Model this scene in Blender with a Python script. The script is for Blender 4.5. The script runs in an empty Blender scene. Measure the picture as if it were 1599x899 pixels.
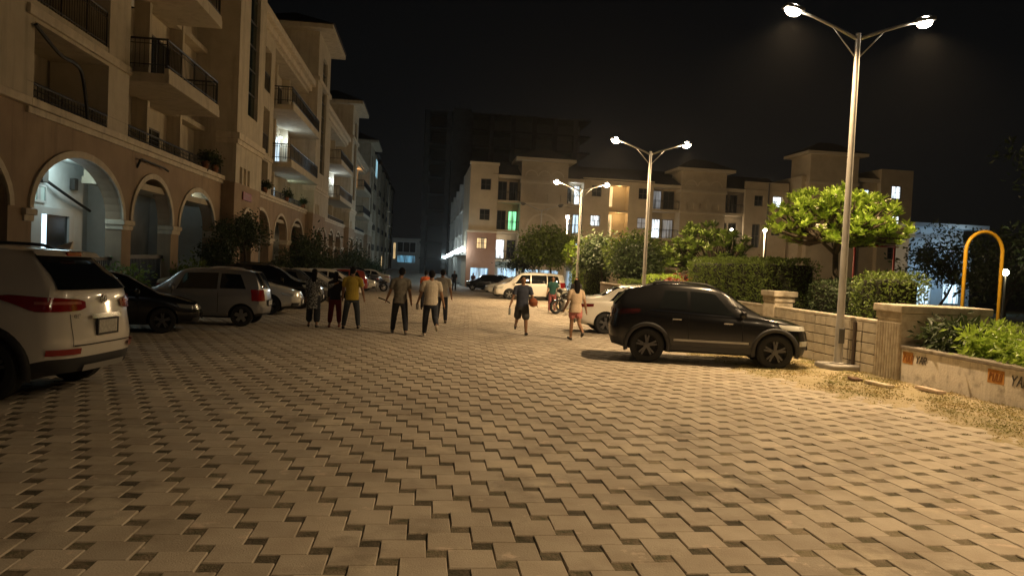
import bpy, bmesh, math, random
import numpy as np
from mathutils import Matrix, Vector, Euler
random.seed(7); RNG = np.random.default_rng(7)
SC = bpy.context.scene
COL = SC.collection
PI = math.pi
rad = math.radians

# ------------------------------------------------------------------ camera, world, light level
cam_d = bpy.data.cameras.new('camera'); cam = bpy.data.objects.new('camera', cam_d); COL.objects.link(cam)
cam_d.sensor_width = 36.0; cam_d.lens = 26.0; cam_d.clip_start = 0.05; cam_d.clip_end = 2000
cam.location = (0, 0, 1.66)
cam.rotation_euler = (Matrix.Rotation(rad(-6.887), 3, 'Z') @ Matrix.Rotation(rad(90 - 2.03), 3, 'X') @ Matrix.Rotation(rad(2.7), 3, 'Z')).to_euler()
SC.camera = cam
W = bpy.data.worlds.new('World'); SC.world = W; W.use_nodes = True
nt = W.node_tree; bg = nt.nodes['Background']
sky = nt.nodes.new('ShaderNodeTexSky'); sky.sky_type = 'NISHITA'; sky.sun_disc = False
sky.sun_elevation = rad(25); sky.sun_rotation = rad(200)
hsv = nt.nodes.new('ShaderNodeHueSaturation'); hsv.inputs['Saturation'].default_value = 0.22
nt.links.new(sky.outputs[0], hsv.inputs['Color']); nt.links.new(hsv.outputs[0], bg.inputs[0]); bg.inputs[1].default_value = 0.0005
sun_d = bpy.data.lights.new('moon', 'SUN'); sun_d.energy = 0.004; sun_d.angle = rad(0.5); sun_d.color = (0.85, 0.92, 1.0)
sun = bpy.data.objects.new('moon', sun_d); COL.objects.link(sun)
sun.rotation_euler = (rad(65), 0, rad(200 - 180)); sun.location = (0, 0, 60)
SC.view_settings.view_transform = 'Standard'; SC.view_settings.look = 'None'
SC.view_settings.exposure = 0.0; SC.view_settings.gamma = 1.0; SC.view_settings.use_curve_mapping = False
try:
    SC.cycles.use_light_tree = True; SC.cycles.use_denoising = True; SC.cycles.max_bounces = 6; SC.cycles.sample_clamp_indirect = 4.0
    SC.cycles.diffuse_bounces = 3; SC.cycles.glossy_bounces = 3; SC.cycles.transparent_max_bounces = 8
except Exception:
    pass
LAMP = (1.0, 0.69, 0.365); LAMP_W = 2750.0
SLOPE = 0.016
def gz(y): return -SLOPE * min(max(y, -40), 95)

# ------------------------------------------------------------------ helpers
def tag(o, label=None, cat=None, group=None, kind=None):
    if label: o['label'] = label
    if cat: o['category'] = cat
    if group: o['group'] = group
    if kind: o['kind'] = kind
    return o

def empty(name, loc=(0, 0, 0), label=None, cat=None, group=None, rz=0, tilt=False, kind=None):
    o = bpy.data.objects.new(name, None); COL.objects.link(o); o.location = loc
    o.empty_display_size = 0.2
    m = Matrix.Rotation(rz, 3, 'Z')
    if tilt: m = Matrix.Rotation(-SLOPE, 3, 'X') @ m
    o.rotation_euler = m.to_euler()
    return tag(o, label, cat, group, kind)

_m = {}
def mat(name, col, rough=0.75, metal=0.0, col2=None, scale=6.0, detail=4.0, bump=0.0, bscale=None, spec=0.5, emit=None, es=0.0, coat=0.0, isl=0.0, trans=0.0, fac=(0.35, 0.65), streak=0.0):
    if name in _m: return _m[name]
    M = bpy.data.materials.new(name); M.use_nodes = True; n = M.node_tree.nodes; l = M.node_tree.links
    b = n['Principled BSDF']
    b.inputs['Base Color'].default_value = (*col, 1); b.inputs['Roughness'].default_value = rough; b.inputs['Metallic'].default_value = metal
    b.inputs['Specular IOR Level'].default_value = spec
    if coat: b.inputs['Coat Weight'].default_value = coat; b.inputs['Coat Roughness'].default_value = 0.06
    tc = None; out = None
    if col2 is not None or bump:
        tc = n.new('ShaderNodeTexCoord'); geo = n.new('ShaderNodeNewGeometry')
        no = n.new('ShaderNodeTexNoise'); no.inputs['Scale'].default_value = scale; no.inputs['Detail'].default_value = detail
        no.inputs['Roughness'].default_value = 0.6
        l.new(geo.outputs['Position'], no.inputs['Vector'])
    if col2 is not None:
        mr = n.new('ShaderNodeMapRange'); mr.inputs[1].default_value = fac[0]; mr.inputs[2].default_value = fac[1]
        l.new(no.outputs[0], mr.inputs[0])
        mx = n.new('ShaderNodeMix'); mx.data_type = 'RGBA'; mx.inputs[6].default_value = (*col, 1); mx.inputs[7].default_value = (*col2, 1)
        l.new(mr.outputs[0], mx.inputs[0]); out = mx.outputs[2]
    if streak:
        g3 = n.new('ShaderNodeNewGeometry'); mp = n.new('ShaderNodeVectorMath'); mp.operation = 'MULTIPLY'; mp.inputs[1].default_value = (2.6, 2.6, 0.22); l.new(g3.outputs['Position'], mp.inputs[0])
        ns = n.new('ShaderNodeTexNoise'); ns.inputs['Scale'].default_value = 1.0; ns.inputs['Detail'].default_value = 7; ns.inputs['Roughness'].default_value = 0.7; l.new(mp.outputs[0], ns.inputs['Vector'])
        rs = n.new('ShaderNodeMapRange'); rs.inputs[1].default_value = 0.5; rs.inputs[2].default_value = 0.78; rs.inputs[4].default_value = streak; l.new(ns.outputs[0], rs.inputs[0])
        xs = n.new('ShaderNodeMix'); xs.data_type = 'RGBA'; xs.inputs[7].default_value = (col[0] * 0.35, col[1] * 0.32, col[2] * 0.3, 1); l.new(rs.outputs[0], xs.inputs[0]); l.new(out, xs.inputs[6]); out = xs.outputs[2]
    if isl:
        geo2 = n.new('ShaderNodeNewGeometry'); oi = n.new('ShaderNodeObjectInfo')
        ad = n.new('ShaderNodeMath'); ad.operation = 'ADD'; l.new(geo2.outputs['Random Per Island'], ad.inputs[0]); l.new(oi.outputs['Random'], ad.inputs[1])
        fr = n.new('ShaderNodeMath'); fr.operation = 'FRACT'; l.new(ad.outputs[0], fr.inputs[0])
        mr2 = n.new('ShaderNodeMapRange'); mr2.inputs[3].default_value = 1 - isl; mr2.inputs[4].default_value = 1 + isl
        l.new(fr.outputs[0], mr2.inputs[0])
        hv = n.new('ShaderNodeHueSaturation'); l.new(mr2.outputs[0], hv.inputs['Value'])
        if out is not None: l.new(out, hv.inputs['Color'])
        else: hv.inputs['Color'].default_value = (*col, 1)
        out = hv.outputs[0]
    if out is not None: l.new(out, b.inputs['Base Color'])
    if bump:
        nb = n.new('ShaderNodeTexNoise'); nb.inputs['Scale'].default_value = bscale or scale * 6; nb.inputs['Detail'].default_value = 5
        l.new(geo.outputs['Position'], nb.inputs['Vector'])
        bp = n.new('ShaderNodeBump'); bp.inputs['Strength'].default_value = bump; bp.inputs['Distance'].default_value = 0.02
        l.new(nb.outputs[0], bp.inputs['Height']); l.new(bp.outputs[0], b.inputs['Normal'])
    if emit is not None:
        b.inputs['Emission Color'].default_value = (*emit, 1); b.inputs['Emission Strength'].default_value = es
    if trans:
        tb = n.new('ShaderNodeBsdfTranslucent'); ms = n.new('ShaderNodeMixShader'); ms.inputs[0].default_value = trans
        if out is not None: l.new(out, tb.inputs[0])
        else: tb.inputs[0].default_value = (*col, 1)
        l.new(b.outputs[0], ms.inputs[1]); l.new(tb.outputs[0], ms.inputs[2]); l.new(ms.outputs[0], n['Material Output'].inputs[0])
    _m[name] = M
    return M

class MB:
    """collects faces; T maps local (a,b,c) to scene coordinates"""
    def __init__(s, T=None): s.v = []; s.f = []; s.mi = []; s.T = T; s.cur = 0
    def add(s, vs, fs):
        o = len(s.v)
        s.v += [tuple(s.T(*p)) for p in vs] if s.T else [tuple(p) for p in vs]
        s.f += [tuple(i + o for i in f) for f in fs]; s.mi += [s.cur] * len(fs)
    def quad(s, a, b, c, d): s.add([a, b, c, d], [(0, 1, 2, 3)])
    def box(s, x0, x1, y0, y1, z0, z1):
        s.add([(x0, y0, z0), (x1, y0, z0), (x1, y1, z0), (x0, y1, z0), (x0, y0, z1), (x1, y0, z1), (x1, y1, z1), (x0, y1, z1)],
              [(3, 2, 1, 0), (4, 5, 6, 7), (0, 1, 5, 4), (1, 2, 6, 5), (2, 3, 7, 6), (3, 0, 4, 7)])
    def bbox(s, x0, x1, y0, y1, z0, z1, r=0.02):
        """box with chamfered edges (octagonal in all sections)"""
        bm = bmesh.new(); bmesh.ops.create_cube(bm, size=1)
        for v in bm.verts: v.co = ((x0 + x1) / 2 + v.co.x * (x1 - x0), (y0 + y1) / 2 + v.co.y * (y1 - y0), (z0 + z1) / 2 + v.co.z * (z1 - z0))
        bmesh.ops.bevel(bm, geom=bm.edges[:], offset=r, segments=2, profile=0.5, affect='EDGES')
        bm.verts.index_update(); s.add([tuple(v.co) for v in bm.verts], [tuple(v.index for v in f.verts) for f in bm.faces]); bm.free()
    def obox(s, c, ax, ay, az):
        c, ax, ay, az = map(Vector, (c, ax, ay, az)); vs = []
        for k in (-1, 1):
            for i, j in ((-1, -1), (1, -1), (1, 1), (-1, 1)): vs.append(c + ax * i + ay * j + az * k)
        s.add(vs, [(3, 2, 1, 0), (4, 5, 6, 7), (0, 1, 5, 4), (1, 2, 6, 5), (2, 3, 7, 6), (3, 0, 4, 7)])
    def tube(s, pts, r, n=8, cap=True):
        pts = [Vector(p) for p in pts]; m = len(pts); rs = r if isinstance(r, (list, tuple)) else [r] * m
        vs = []; up = None
        for i, p in enumerate(pts):
            t = (pts[min(i + 1, m - 1)] - pts[max(i - 1, 0)]).normalized()
            if up is None: up = Vector((0, 0, 1)) if abs(t.z) < 0.9 else Vector((1, 0, 0))
            u = (up - t * up.dot(t))
            u = u.normalized() if u.length > 1e-6 else t.orthogonal().normalized()
            up = u; w = t.cross(u)
            for k in range(n):
                a = 2 * PI * k / n; vs.append(p + (u * math.cos(a) + w * math.sin(a)) * rs[i])
        fs = [(i * n + k, i * n + (k + 1) % n, (i + 1) * n + (k + 1) % n, (i + 1) * n + k) for i in range(m - 1) for k in range(n)]
        if cap: fs += [tuple(reversed(range(n))), tuple((m - 1) * n + k for k in range(n))]
        s.add(vs, fs)
    def lathe(s, prof, n=20, origin=(0, 0, 0), axis='Z', a0=0, a1=2 * PI):
        """prof: (r, h) pairs"""
        vs = []; fs = []; m = len(prof); full = abs(a1 - a0 - 2 * PI) < 1e-6; nn = n if full else n + 1
        for j in range(nn):
            a = a0 + (a1 - a0) * j / n
            for r, h in prof:
                x, y = r * math.cos(a), r * math.sin(a)
                p = {'Z': (x, y, h), 'Y': (x, h, y), 'X': (h, x, y)}[axis]
                vs.append((p[0] + origin[0], p[1] + origin[1], p[2] + origin[2]))
        for j in range(n):
            k = (j + 1) % nn
            for i in range(m - 1): fs.append((j * m + i, k * m + i, k * m + i + 1, j * m + i + 1))
        s.add(vs, fs)
    def ell(s, c, r, nu=12, nv=8):
        if not isinstance(r, (list, tuple)): r = (r, r, r)
        vs = [(c[0], c[1], c[2] - r[2])]
        for i in range(1, nv):
            t = -PI / 2 + PI * i / nv
            for j in range(nu):
                a = 2 * PI * j / nu; vs.append((c[0] + r[0] * math.cos(t) * math.cos(a), c[1] + r[1] * math.cos(t) * math.sin(a), c[2] + r[2] * math.sin(t)))
        vs.append((c[0], c[1], c[2] + r[2])); fs = []
        for j in range(nu):
            k = (j + 1) % nu; fs.append((0, 1 + k, 1 + j)); fs.append((len(vs) - 1, len(vs) - 1 - nu + j, len(vs) - 1 - nu + k))
        for i in range(nv - 2):
            for j in range(nu):
                k = (j + 1) % nu; a = 1 + i * nu; fs.append((a + j, a + k, a + nu + k, a + nu + j))
        s.add(vs, fs)
    def prism(s, poly, c0, c1):
        """polygon in (a,b), extruded along c"""
        n = len(poly)
        s.add([(a, b, c0) for a, b in poly] + [(a, b, c1) for a, b in poly],
              [tuple(reversed(range(n))), tuple(range(n, 2 * n))] + [(i, (i + 1) % n, n + (i + 1) % n, n + i) for i in range(n)])
    def mesh(s, name, mats, smooth=False):
        me = bpy.data.meshes.new(name); me.from_pydata(s.v, [], s.f)
        for m in (mats if isinstance(mats, (list, tuple)) else [mats]): me.materials.append(m)
        if any(s.mi): me.polygons.foreach_set('material_index', s.mi)
        if smooth: me.polygons.foreach_set('use_smooth', [True] * len(me.polygons))
        me.update(); return me
    def build(s, name, mats, parent=None, smooth=False, world=True, kind=None, auto=None):
        """world=True: vertices are scene coordinates and get shifted to the root's frame"""
        if parent is not None and world:
            r = parent
            while r.parent: r = r.parent
            L = r.location; s.v = [(x - L[0], y - L[1], z - L[2]) for x, y, z in s.v]
        me = s.mesh(name, mats, smooth)
        return link(name, me, parent, kind, auto)

def link(name, me, parent=None, kind=None, auto=None):
    o = bpy.data.objects.new(name, me); COL.objects.link(o); o.parent = parent
    if kind: o['kind'] = kind
    if auto:
        bm = bmesh.new(); bm.from_mesh(me); bmesh.ops.recalc_face_normals(bm, faces=bm.faces)
        for e in bm.edges: e.smooth = (len(e.link_faces) == 2 and e.calc_face_angle(3.2) < auto)
        for f in bm.faces: f.smooth = True
        bm.to_mesh(me); bm.free()
    return o

def copy_tree(o, parent=None):
    c = o.copy(); COL.objects.link(c); c.parent = parent
    for ch in list(o.children): copy_tree(ch, c)
    return c

def point_light(name, loc, W_, col, parent=None, r=0.08):
    d = bpy.data.lights.new(name, 'POINT'); d.energy = W_; d.color = col; d.shadow_soft_size = r
    o = bpy.data.objects.new(name, d); COL.objects.link(o)
    if parent is not None:
        q = parent
        while q.parent: q = q.parent
        o.parent = parent; o.location = Vector(loc) - q.location
    else: o.location = loc
    return o

def np_mesh(name, V, Fq, material):
    me = bpy.data.meshes.new(name); V = np.asarray(V, np.float32).reshape(-1, 3); Fq = np.asarray(Fq, np.int32); k = Fq.shape[1]
    me.vertices.add(len(V)); me.vertices.foreach_set('co', V.ravel())
    me.loops.add(Fq.size); me.loops.foreach_set('vertex_index', Fq.ravel())
    me.polygons.add(len(Fq)); me.polygons.foreach_set('loop_start', np.arange(0, Fq.size, k, dtype=np.int32))
    me.polygons.foreach_set('loop_total', np.full(len(Fq), k, np.int32))
    me.polygons.foreach_set('use_smooth', np.zeros(len(Fq), dtype=bool)); me.materials.append(material); me.update(calc_edges=True); me.validate(); return me

def leaves(C, D, Ln, Wd, fold=0.25, N=None):
    """leaf blades: base at C, along D, length Ln, width Wd -> verts, quads (each leaf its own island of 2 quads)"""
    C = np.asarray(C, float); D = np.asarray(D, float); D /= np.linalg.norm(D, axis=1, keepdims=True) + 1e-9
    n = len(C); R = RNG.normal(size=(n, 3)) if N is None else N
    S = np.cross(D, R); S /= np.linalg.norm(S, axis=1, keepdims=True) + 1e-9; U = np.cross(S, D)
    Ln = np.broadcast_to(Ln, n)[:, None]; Wd = np.broadcast_to(Wd, n)[:, None]
    mid = C + D * Ln * 0.55 - U * Ln * 0.04
    V = np.stack([C, mid + S * Wd / 2 + U * Wd * fold, C + D * Ln - U * Ln * 0.12, mid - S * Wd / 2 + U * Wd * fold, mid], 1)
    base = np.arange(n)[:, None] * 5
    F = np.concatenate([base + np.array([[0, 4, 1, 1]])[:, :3], base + np.array([[4, 2, 1]]), base + np.array([[0, 3, 4]]), base + np.array([[3, 2, 4]])])
    return V.reshape(-1, 3), F

# ------------------------------------------------------------------ materials
cream = mat('cream plaster', (0.55, 0.485, 0.37), 0.85, col2=(0.47, 0.41, 0.30), scale=1.6, bump=0.15, bscale=40, streak=0.65)
cream2 = mat('pale cream trim', (0.66, 0.58, 0.45), 0.8, col2=(0.55, 0.47, 0.35), scale=3, bump=0.1, bscale=30, streak=0.7)
peach = mat('peach plaster', (0.37, 0.27, 0.175), 0.85, col2=(0.30, 0.215, 0.14), scale=1.3, bump=0.15, bscale=40, streak=0.6)
white_in = mat('white interior plaster', (0.72, 0.74, 0.72), 0.8, col2=(0.62, 0.64, 0.62), scale=2)
rail_m = mat('black railing paint', (0.02, 0.02, 0.022), 0.45)
dark_glass = mat('dark window glass', (0.015, 0.02, 0.022), 0.08, spec=0.6)
strip_glass = mat('green-black strip glazing', (0.012, 0.02, 0.016), 0.12)
frame_w = mat('white window frame', (0.6, 0.6, 0.58), 0.5)
frame_d = mat('dark window frame', (0.08, 0.07, 0.06), 0.5)
roof_m = mat('dark roof tile', (0.06, 0.045, 0.04), 0.8, col2=(0.03, 0.025, 0.022), scale=8)
def lit(name, c, s, folds=True):
    M = mat(name, (0.4, 0.4, 0.4), 0.4, emit=c, es=s)
    if folds and s < 5:
        n, l = M.node_tree.nodes, M.node_tree.links; g = n.new('ShaderNodeNewGeometry'); v = n.new('ShaderNodeVectorMath'); v.operation = 'MULTIPLY'; v.inputs[1].default_value = (3.1, 3.1, 0.35); l.new(g.outputs['Position'], v.inputs[0])
        t = n.new('ShaderNodeTexNoise'); t.inputs['Scale'].default_value = 1.0; t.inputs['Detail'].default_value = 3; l.new(v.outputs[0], t.inputs['Vector'])
        r = n.new('ShaderNodeMapRange'); r.inputs[1].default_value = 0.36; r.inputs[2].default_value = 0.66; r.inputs[3].default_value = s * 0.12; r.inputs[4].default_value = s * 1.35; l.new(t.outputs[0], r.inputs[0]); l.new(r.outputs[0], n['Principled BSDF'].inputs['Emission Strength'])
    return M
lit_cool = lit('lit window cool', (0.62, 0.85, 1.0), 1.9)
lit_white = lit('lit window white', (0.85, 0.95, 1.0), 2.6)
lit_warm = lit('lit stairwell warm', (1.0, 0.68, 0.30), 1.1)
lit_green = lit('lit window green', (0.25, 0.9, 0.42), 1.3)
lit_teal = lit('lit window teal', (0.32, 0.75, 0.66), 0.28)
lit_dim = lit('dim window', (0.75, 0.8, 0.85), 0.22)
conc = mat('grey concrete', (0.33, 0.31, 0.28), 0.9, col2=(0.24, 0.22, 0.2), scale=4, bump=0.3)
steel = mat('galvanised pole paint', (0.5, 0.48, 0.44), 0.4, metal=0.35, col2=(0.42, 0.4, 0.37), scale=4)
dk_metal = mat('dark lamp housing', (0.1, 0.1, 0.1), 0.5)

# ------------------------------------------------------------------ ground and paving
soil_m = mat('dark soil', (0.075, 0.062, 0.045), 0.95, col2=(0.035, 0.034, 0.02), scale=9, bump=0.8, bscale=60)
paver_m = mat('buff concrete paver', (0.46, 0.40, 0.322), 0.82, col2=(0.36, 0.30, 0.232), scale=2.2, detail=6, bump=0.35, bscale=90, isl=0.14)
def dust_paver(M):
    n, l = M.node_tree.nodes, M.node_tree.links; b = n['Principled BSDF']; src = b.inputs['Base Color'].links[0].from_socket; geo = n.new('ShaderNodeNewGeometry')
    for sc, lo, hi, col, amt, dt in ((1.1, .56, .67, (0.60, 0.52, 0.40), 0.7, 7), (1.7, .56, .70, (0.20, 0.165, 0.12), 0.6, 8), (0.23, .45, .7, (0.30, 0.25, 0.18), 0.45, 3), (4.0, .62, .68, (0.62, 0.50, 0.40), 0.65, 5), (0.7, .6, .66, (0.16, 0.135, 0.10), 0.5, 9)):
        t = n.new('ShaderNodeTexNoise'); t.inputs['Scale'].default_value = sc; t.inputs['Detail'].default_value = dt; t.inputs['Roughness'].default_value = 0.65
        mp = n.new('ShaderNodeVectorMath'); mp.operation = 'ADD'; mp.inputs[1].default_value = (sc * 7.3, sc * 3.1, 0.4); l.new(geo.outputs['Position'], mp.inputs[0]); l.new(mp.outputs[0], t.inputs['Vector'])
        r = n.new('ShaderNodeMapRange'); r.inputs[1].default_value = lo; r.inputs[2].default_value = hi; r.inputs[4].default_value = amt; l.new(t.outputs[0], r.inputs[0])
        x = n.new('ShaderNodeMix'); x.data_type = 'RGBA'; x.inputs[7].default_value = (*col, 1); l.new(r.outputs[0], x.inputs[0]); l.new(src, x.inputs[6]); src = x.outputs[2]
    l.new(src, b.inputs['Base Color'])
dust_paver(paver_m)
far_road_m = mat('far paving', (0.29, 0.25, 0.2), 0.85, col2=(0.2, 0.17, 0.13), scale=3, bump=0.2)
dirt_m = mat('sandy dirt', (0.40, 0.325, 0.21), 0.95, col2=(0.27, 0.225, 0.115), scale=1.8, bump=0.9, bscale=35)
lawn_m = mat('park turf', (0.05, 0.075, 0.025), 0.95, col2=(0.09, 0.08, 0.04), scale=1.5, bump=0.8, bscale=30)

m = MB()
for y0, y1 in ((-45, 95),): m.quad((-120, y0, -SLOPE * y0 - 0.07), (120, y0, -SLOPE * y0 - 0.07), (120, y1, -SLOPE * y1 - 0.07), (-120, y1, -SLOPE * y1 - 0.07))
m.quad((-400, 95, -1.59), (400, 95, -1.59), (400, 1200, -1.59), (-400, 1200, -1.59))
tag(m.build('ground', soil_m), kind='structure')
m = MB(); m.quad((-8.6, 60, gz(60) - 0.006), (8.8, 60, gz(60) - 0.006), (8.8, 95, gz(95) - 0.006), (-8.6, 95, gz(95) - 0.006))
m.quad((-8.6, 95, gz(95) - 0.006), (4.2, 95, gz(95) - 0.006), (4.2, 300, gz(95) - 0.006), (-8.6, 300, gz(95) - 0.006))
m.quad((8.8, 62, gz(62) - 0.01), (40, 62, gz(62) - 0.01), (40, 80, gz(80) - 0.01), (8.8, 80, gz(80) - 0.01))
tag(m.build('far_road', far_road_m), kind='structure')
m = MB(); m.quad((-8.6, -12, gz(-12) - 0.022), (8.8, -12, gz(-12) - 0.022), (8.8, 60, gz(60) - 0.022), (-8.6, 60, gz(60) - 0.022))
paving = tag(m.build('paving', soil_m), kind='structure')

# big square pavers with a small square earth gap at every corner (pinwheel layout)
A, B = 0.278, 0.119
def paver_verts(hx):
    h = A / 2 - 0.0035; i = h - 0.006; k = A / 2 - 0.0015; j = k - 0.003
    return [(-i, -j, 0), (i, -j, 0), (i, j, 0), (-i, j, 0), (-h, -k, -0.006), (h, -k, -0.006), (h, k, -0.006), (-h, k, -0.006), (-h, -k, -0.05), (h, -k, -0.05), (h, k, -0.05), (-h, k, -0.05)]
PF = [(0, 1, 2, 3)] + [(4 + k, 4 + (k + 1) % 4, (k + 1) % 4, k) for k in range(4)] + [(8 + k, 8 + (k + 1) % 4, 4 + (k + 1) % 4, 4 + k) for k in range(4)]
mb = MB(); mb.add(paver_verts(0), PF); paver_me = mb.mesh('paver', paver_m)
slots = []
for i in range(-170, 240):
    for j in range(-170, 240):
        x = -0.648 + 0.2 + i * A - j * B; y = 4.54 + i * B + j * A
        if -8.5 < x < 8.66 and -8 < y < 60: slots.append((x, y))
cy_, sy_ = math.cos(rad(6.887)), math.sin(rad(6.887))
def in_view(x, y):
    r = x * cy_ - y * sy_; f = x * sy_ + y * cy_
    return f > 3.75 and abs(r) < f * 0.70
slots.sort(key=lambda p: (0 if in_view(*p) else 1, p[0] ** 2 + p[1] ** 2))
base = np.array(paver_verts(0)); VV = []; nrest = 0
for k, (x, y) in enumerate(slots):
    tx, ty, dz = random.gauss(0, 0.005), random.gauss(0, 0.005), random.gauss(0, 0.0015)
    if k < 290:
        o = bpy.data.objects.new('paver', paver_me); COL.objects.link(o); o.parent = paving
        o.location = (x, y, -SLOPE * y + dz); o.rotation_euler = (-SLOPE + tx, ty, random.gauss(0, 0.004))
    else:
        v = base.copy(); v[:, 2] += dz + v[:, 0] * -ty + v[:, 1] * (tx - SLOPE) - SLOPE * y; v[:, 0] += x; v[:, 1] += y; VV.append(v); nrest += 1
F0 = np.array(PF); FF = (F0[None] + (np.arange(nrest) * 12)[:, None, None]).reshape(-1, 4)
link('more_pavers', np_mesh('more_pavers', np.concatenate(VV), FF, paver_m), paving, 'stuff')
vnoise0 = lambda x, y: math.sin(x * 1.7 + y * .6) * .6 + math.sin(x * 4.1 - y * 3.3) * .5 + random.gauss(0, .5)
fill_m = mat('packed dark earth', (0.17, 0.135, 0.095), 0.95, col2=(0.075, 0.07, 0.04), scale=14, bump=0.8, bscale=70, isl=0.45)
GV = []; GS = []
for (x, y) in slots:
    cx, cy = x + A / 2 + B / 2, y - A / 2 + B / 2; h = B / 2; zz = [random.uniform(-0.011, -0.004) for _ in range(4)]
    (GS if cx + 1.2 * vnoise0(cx, cy) > 2.6 else GV).extend([(cx + a * h, cy + b * h, -SLOPE * (cy + b * h) + q) for (a, b), q in zip(((-1, -1), (1, -1), (1, 1), (-1, 1)), zz)])
link('gap_fill', np_mesh('gap_fill', np.array(GV), np.arange(len(GV)).reshape(-1, 4), fill_m), paving, 'stuff')
sand_m = mat('sandy gap filling', (0.26, 0.21, 0.15), 0.95, col2=(0.14, 0.125, 0.07), scale=7, bump=0.8, bscale=70, isl=0.35)
link('sand_fill', np_mesh('sand_fill', np.array(GS), np.arange(len(GS)).reshape(-1, 4), sand_m), paving, 'stuff')

# sandy verge that creeps over the pavers towards the right wall, and its dry grass
def vnoise(x, y, s, seed=0):
    return (math.sin(x * s * 1.3 + seed) * math.cos(y * s * 1.1 - seed * 2) + 0.6 * math.sin(x * s * 2.7 - y * s * 2.1 + seed * 3) + 0.4 * math.cos(x * s * 4.9 + y * s * 5.3 + seed)) / 2
def verge_h(x, y):
    edge = 6.25 + 0.45 * vnoise(x, y, 0.9, 1) - 0.8 * max(0, min(1, (y - 10) / 4)) * max(0, min(1, (24 - y) / 8))
    return -0.02 + 0.03 * min(1.4, max(-1, (x - edge) / 0.9)) + 0.011 * vnoise(x, y, 5.0, 2) + 0.006 * vnoise(x, y, 13, 4)
xs = np.arange(4.6, 8.86, 0.06); ys = np.arange(4.0, 40, 0.09)
V = np.array([(x, y, -SLOPE * y + verge_h(x, y)) for y in ys for x in xs]); nx = len(xs)
Fv = np.array([(j * nx + i, j * nx + i + 1, (j + 1) * nx + i + 1, (j + 1) * nx + i) for j in range(len(ys) - 1) for i in range(nx - 1)])
tag(link('dirt_verge', np_mesh('dirt_verge', V, Fv, dirt_m)), kind='structure')
Cg = []
while len(Cg) < 42000:
    x = RNG.uniform(4.8, 8.75); y = RNG.uniform(5, 34); h = verge_h(x, y)
    if h > -0.004 + 0.02 * RNG.random() and vnoise(x, y, 2.2, 7) + RNG.normal() * 0.25 > -0.15: Cg.append((x, y, -SLOPE * y + max(h, 0) - 0.004))
Cg = np.array(Cg); Dg = RNG.normal(size=Cg.shape) * 0.75; Dg[:, 2] = 0.38
grass_m = mat('dry grass', (0.44, 0.345, 0.15), 0.9, col2=(0.26, 0.245, 0.085), scale=1.6, isl=0.22, fac=(.42, .62))
Vg, Fg = leaves(Cg, Dg, RNG.uniform(0.025, 0.06, len(Cg)), 0.013)
tag(link('dry_grass', np_mesh('dry_grass', Vg, Fg, grass_m)), 'dry yellow grass creeping over the paving along the right wall', 'grass', kind='stuff')
Cm = []
for (x, y) in slots:
    if 2.5 < y < 26 and x > 1.2 - 0.02 * y:
        hx, hy = x + A / 2 + B / 2, y - A / 2 + B / 2
        p = 0.9 * max(0, (x - 2.2) / 4.5) ** 2 * (0.5 + 0.5 * vnoise(x, y, 1.3, 5)) + 0.006
        if random.random() < p:
            for q in range(random.randint(6, 30)): Cm.append((hx + random.uniform(-.07, .07), hy + random.uniform(-.07, .07), -SLOPE * hy - 0.02))
Cm = np.array(Cm); Dm = RNG.normal(size=Cm.shape) * 0.5; Dm[:, 2] = 0.8
moss_m = mat('green weeds', (0.17, 0.17, 0.06), 0.9, isl=0.4)
Vm, Fm = leaves(Cm, Dm, RNG.uniform(0.015, 0.04, len(Cm)), 0.008)
tag(link('weeds', np_mesh('weeds', Vm, Fm, moss_m)), 'small green weeds growing in the gaps between the pavers', 'weeds', kind='stuff')

# park ground behind the right wall; kerb strip along the left building
m = MB()
m.quad((8.93, 3, 0.33), (70, 3, 0.33), (70, 13, 0.33), (8.93, 13, 0.33)); m.quad((8.93, 13, 0.33), (70, 13, 0.33), (70, 61, -0.7), (8.93, 61, -0.7))
tag(m.build('park_ground', lawn_m), kind='structure')
m = MB()
for y0 in range(8, 188, 6): m.box(-8.68, -7.95, y0, y0 + 6, gz(y0 + 6) - 0.1, gz(y0 + 3) + 0.14)
tag(m.build('kerbed_bed', soil_m), kind='structure')
m = MB()
for y0 in range(8, 188, 3): m.bbox(-7.95, -7.8, y0 + 0.005, y0 + 2.995, gz(y0) - 0.1, gz(y0 + 1.5) + 0.12, 0.015)
tag(m.build('kerb', conc), kind='structure')

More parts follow.
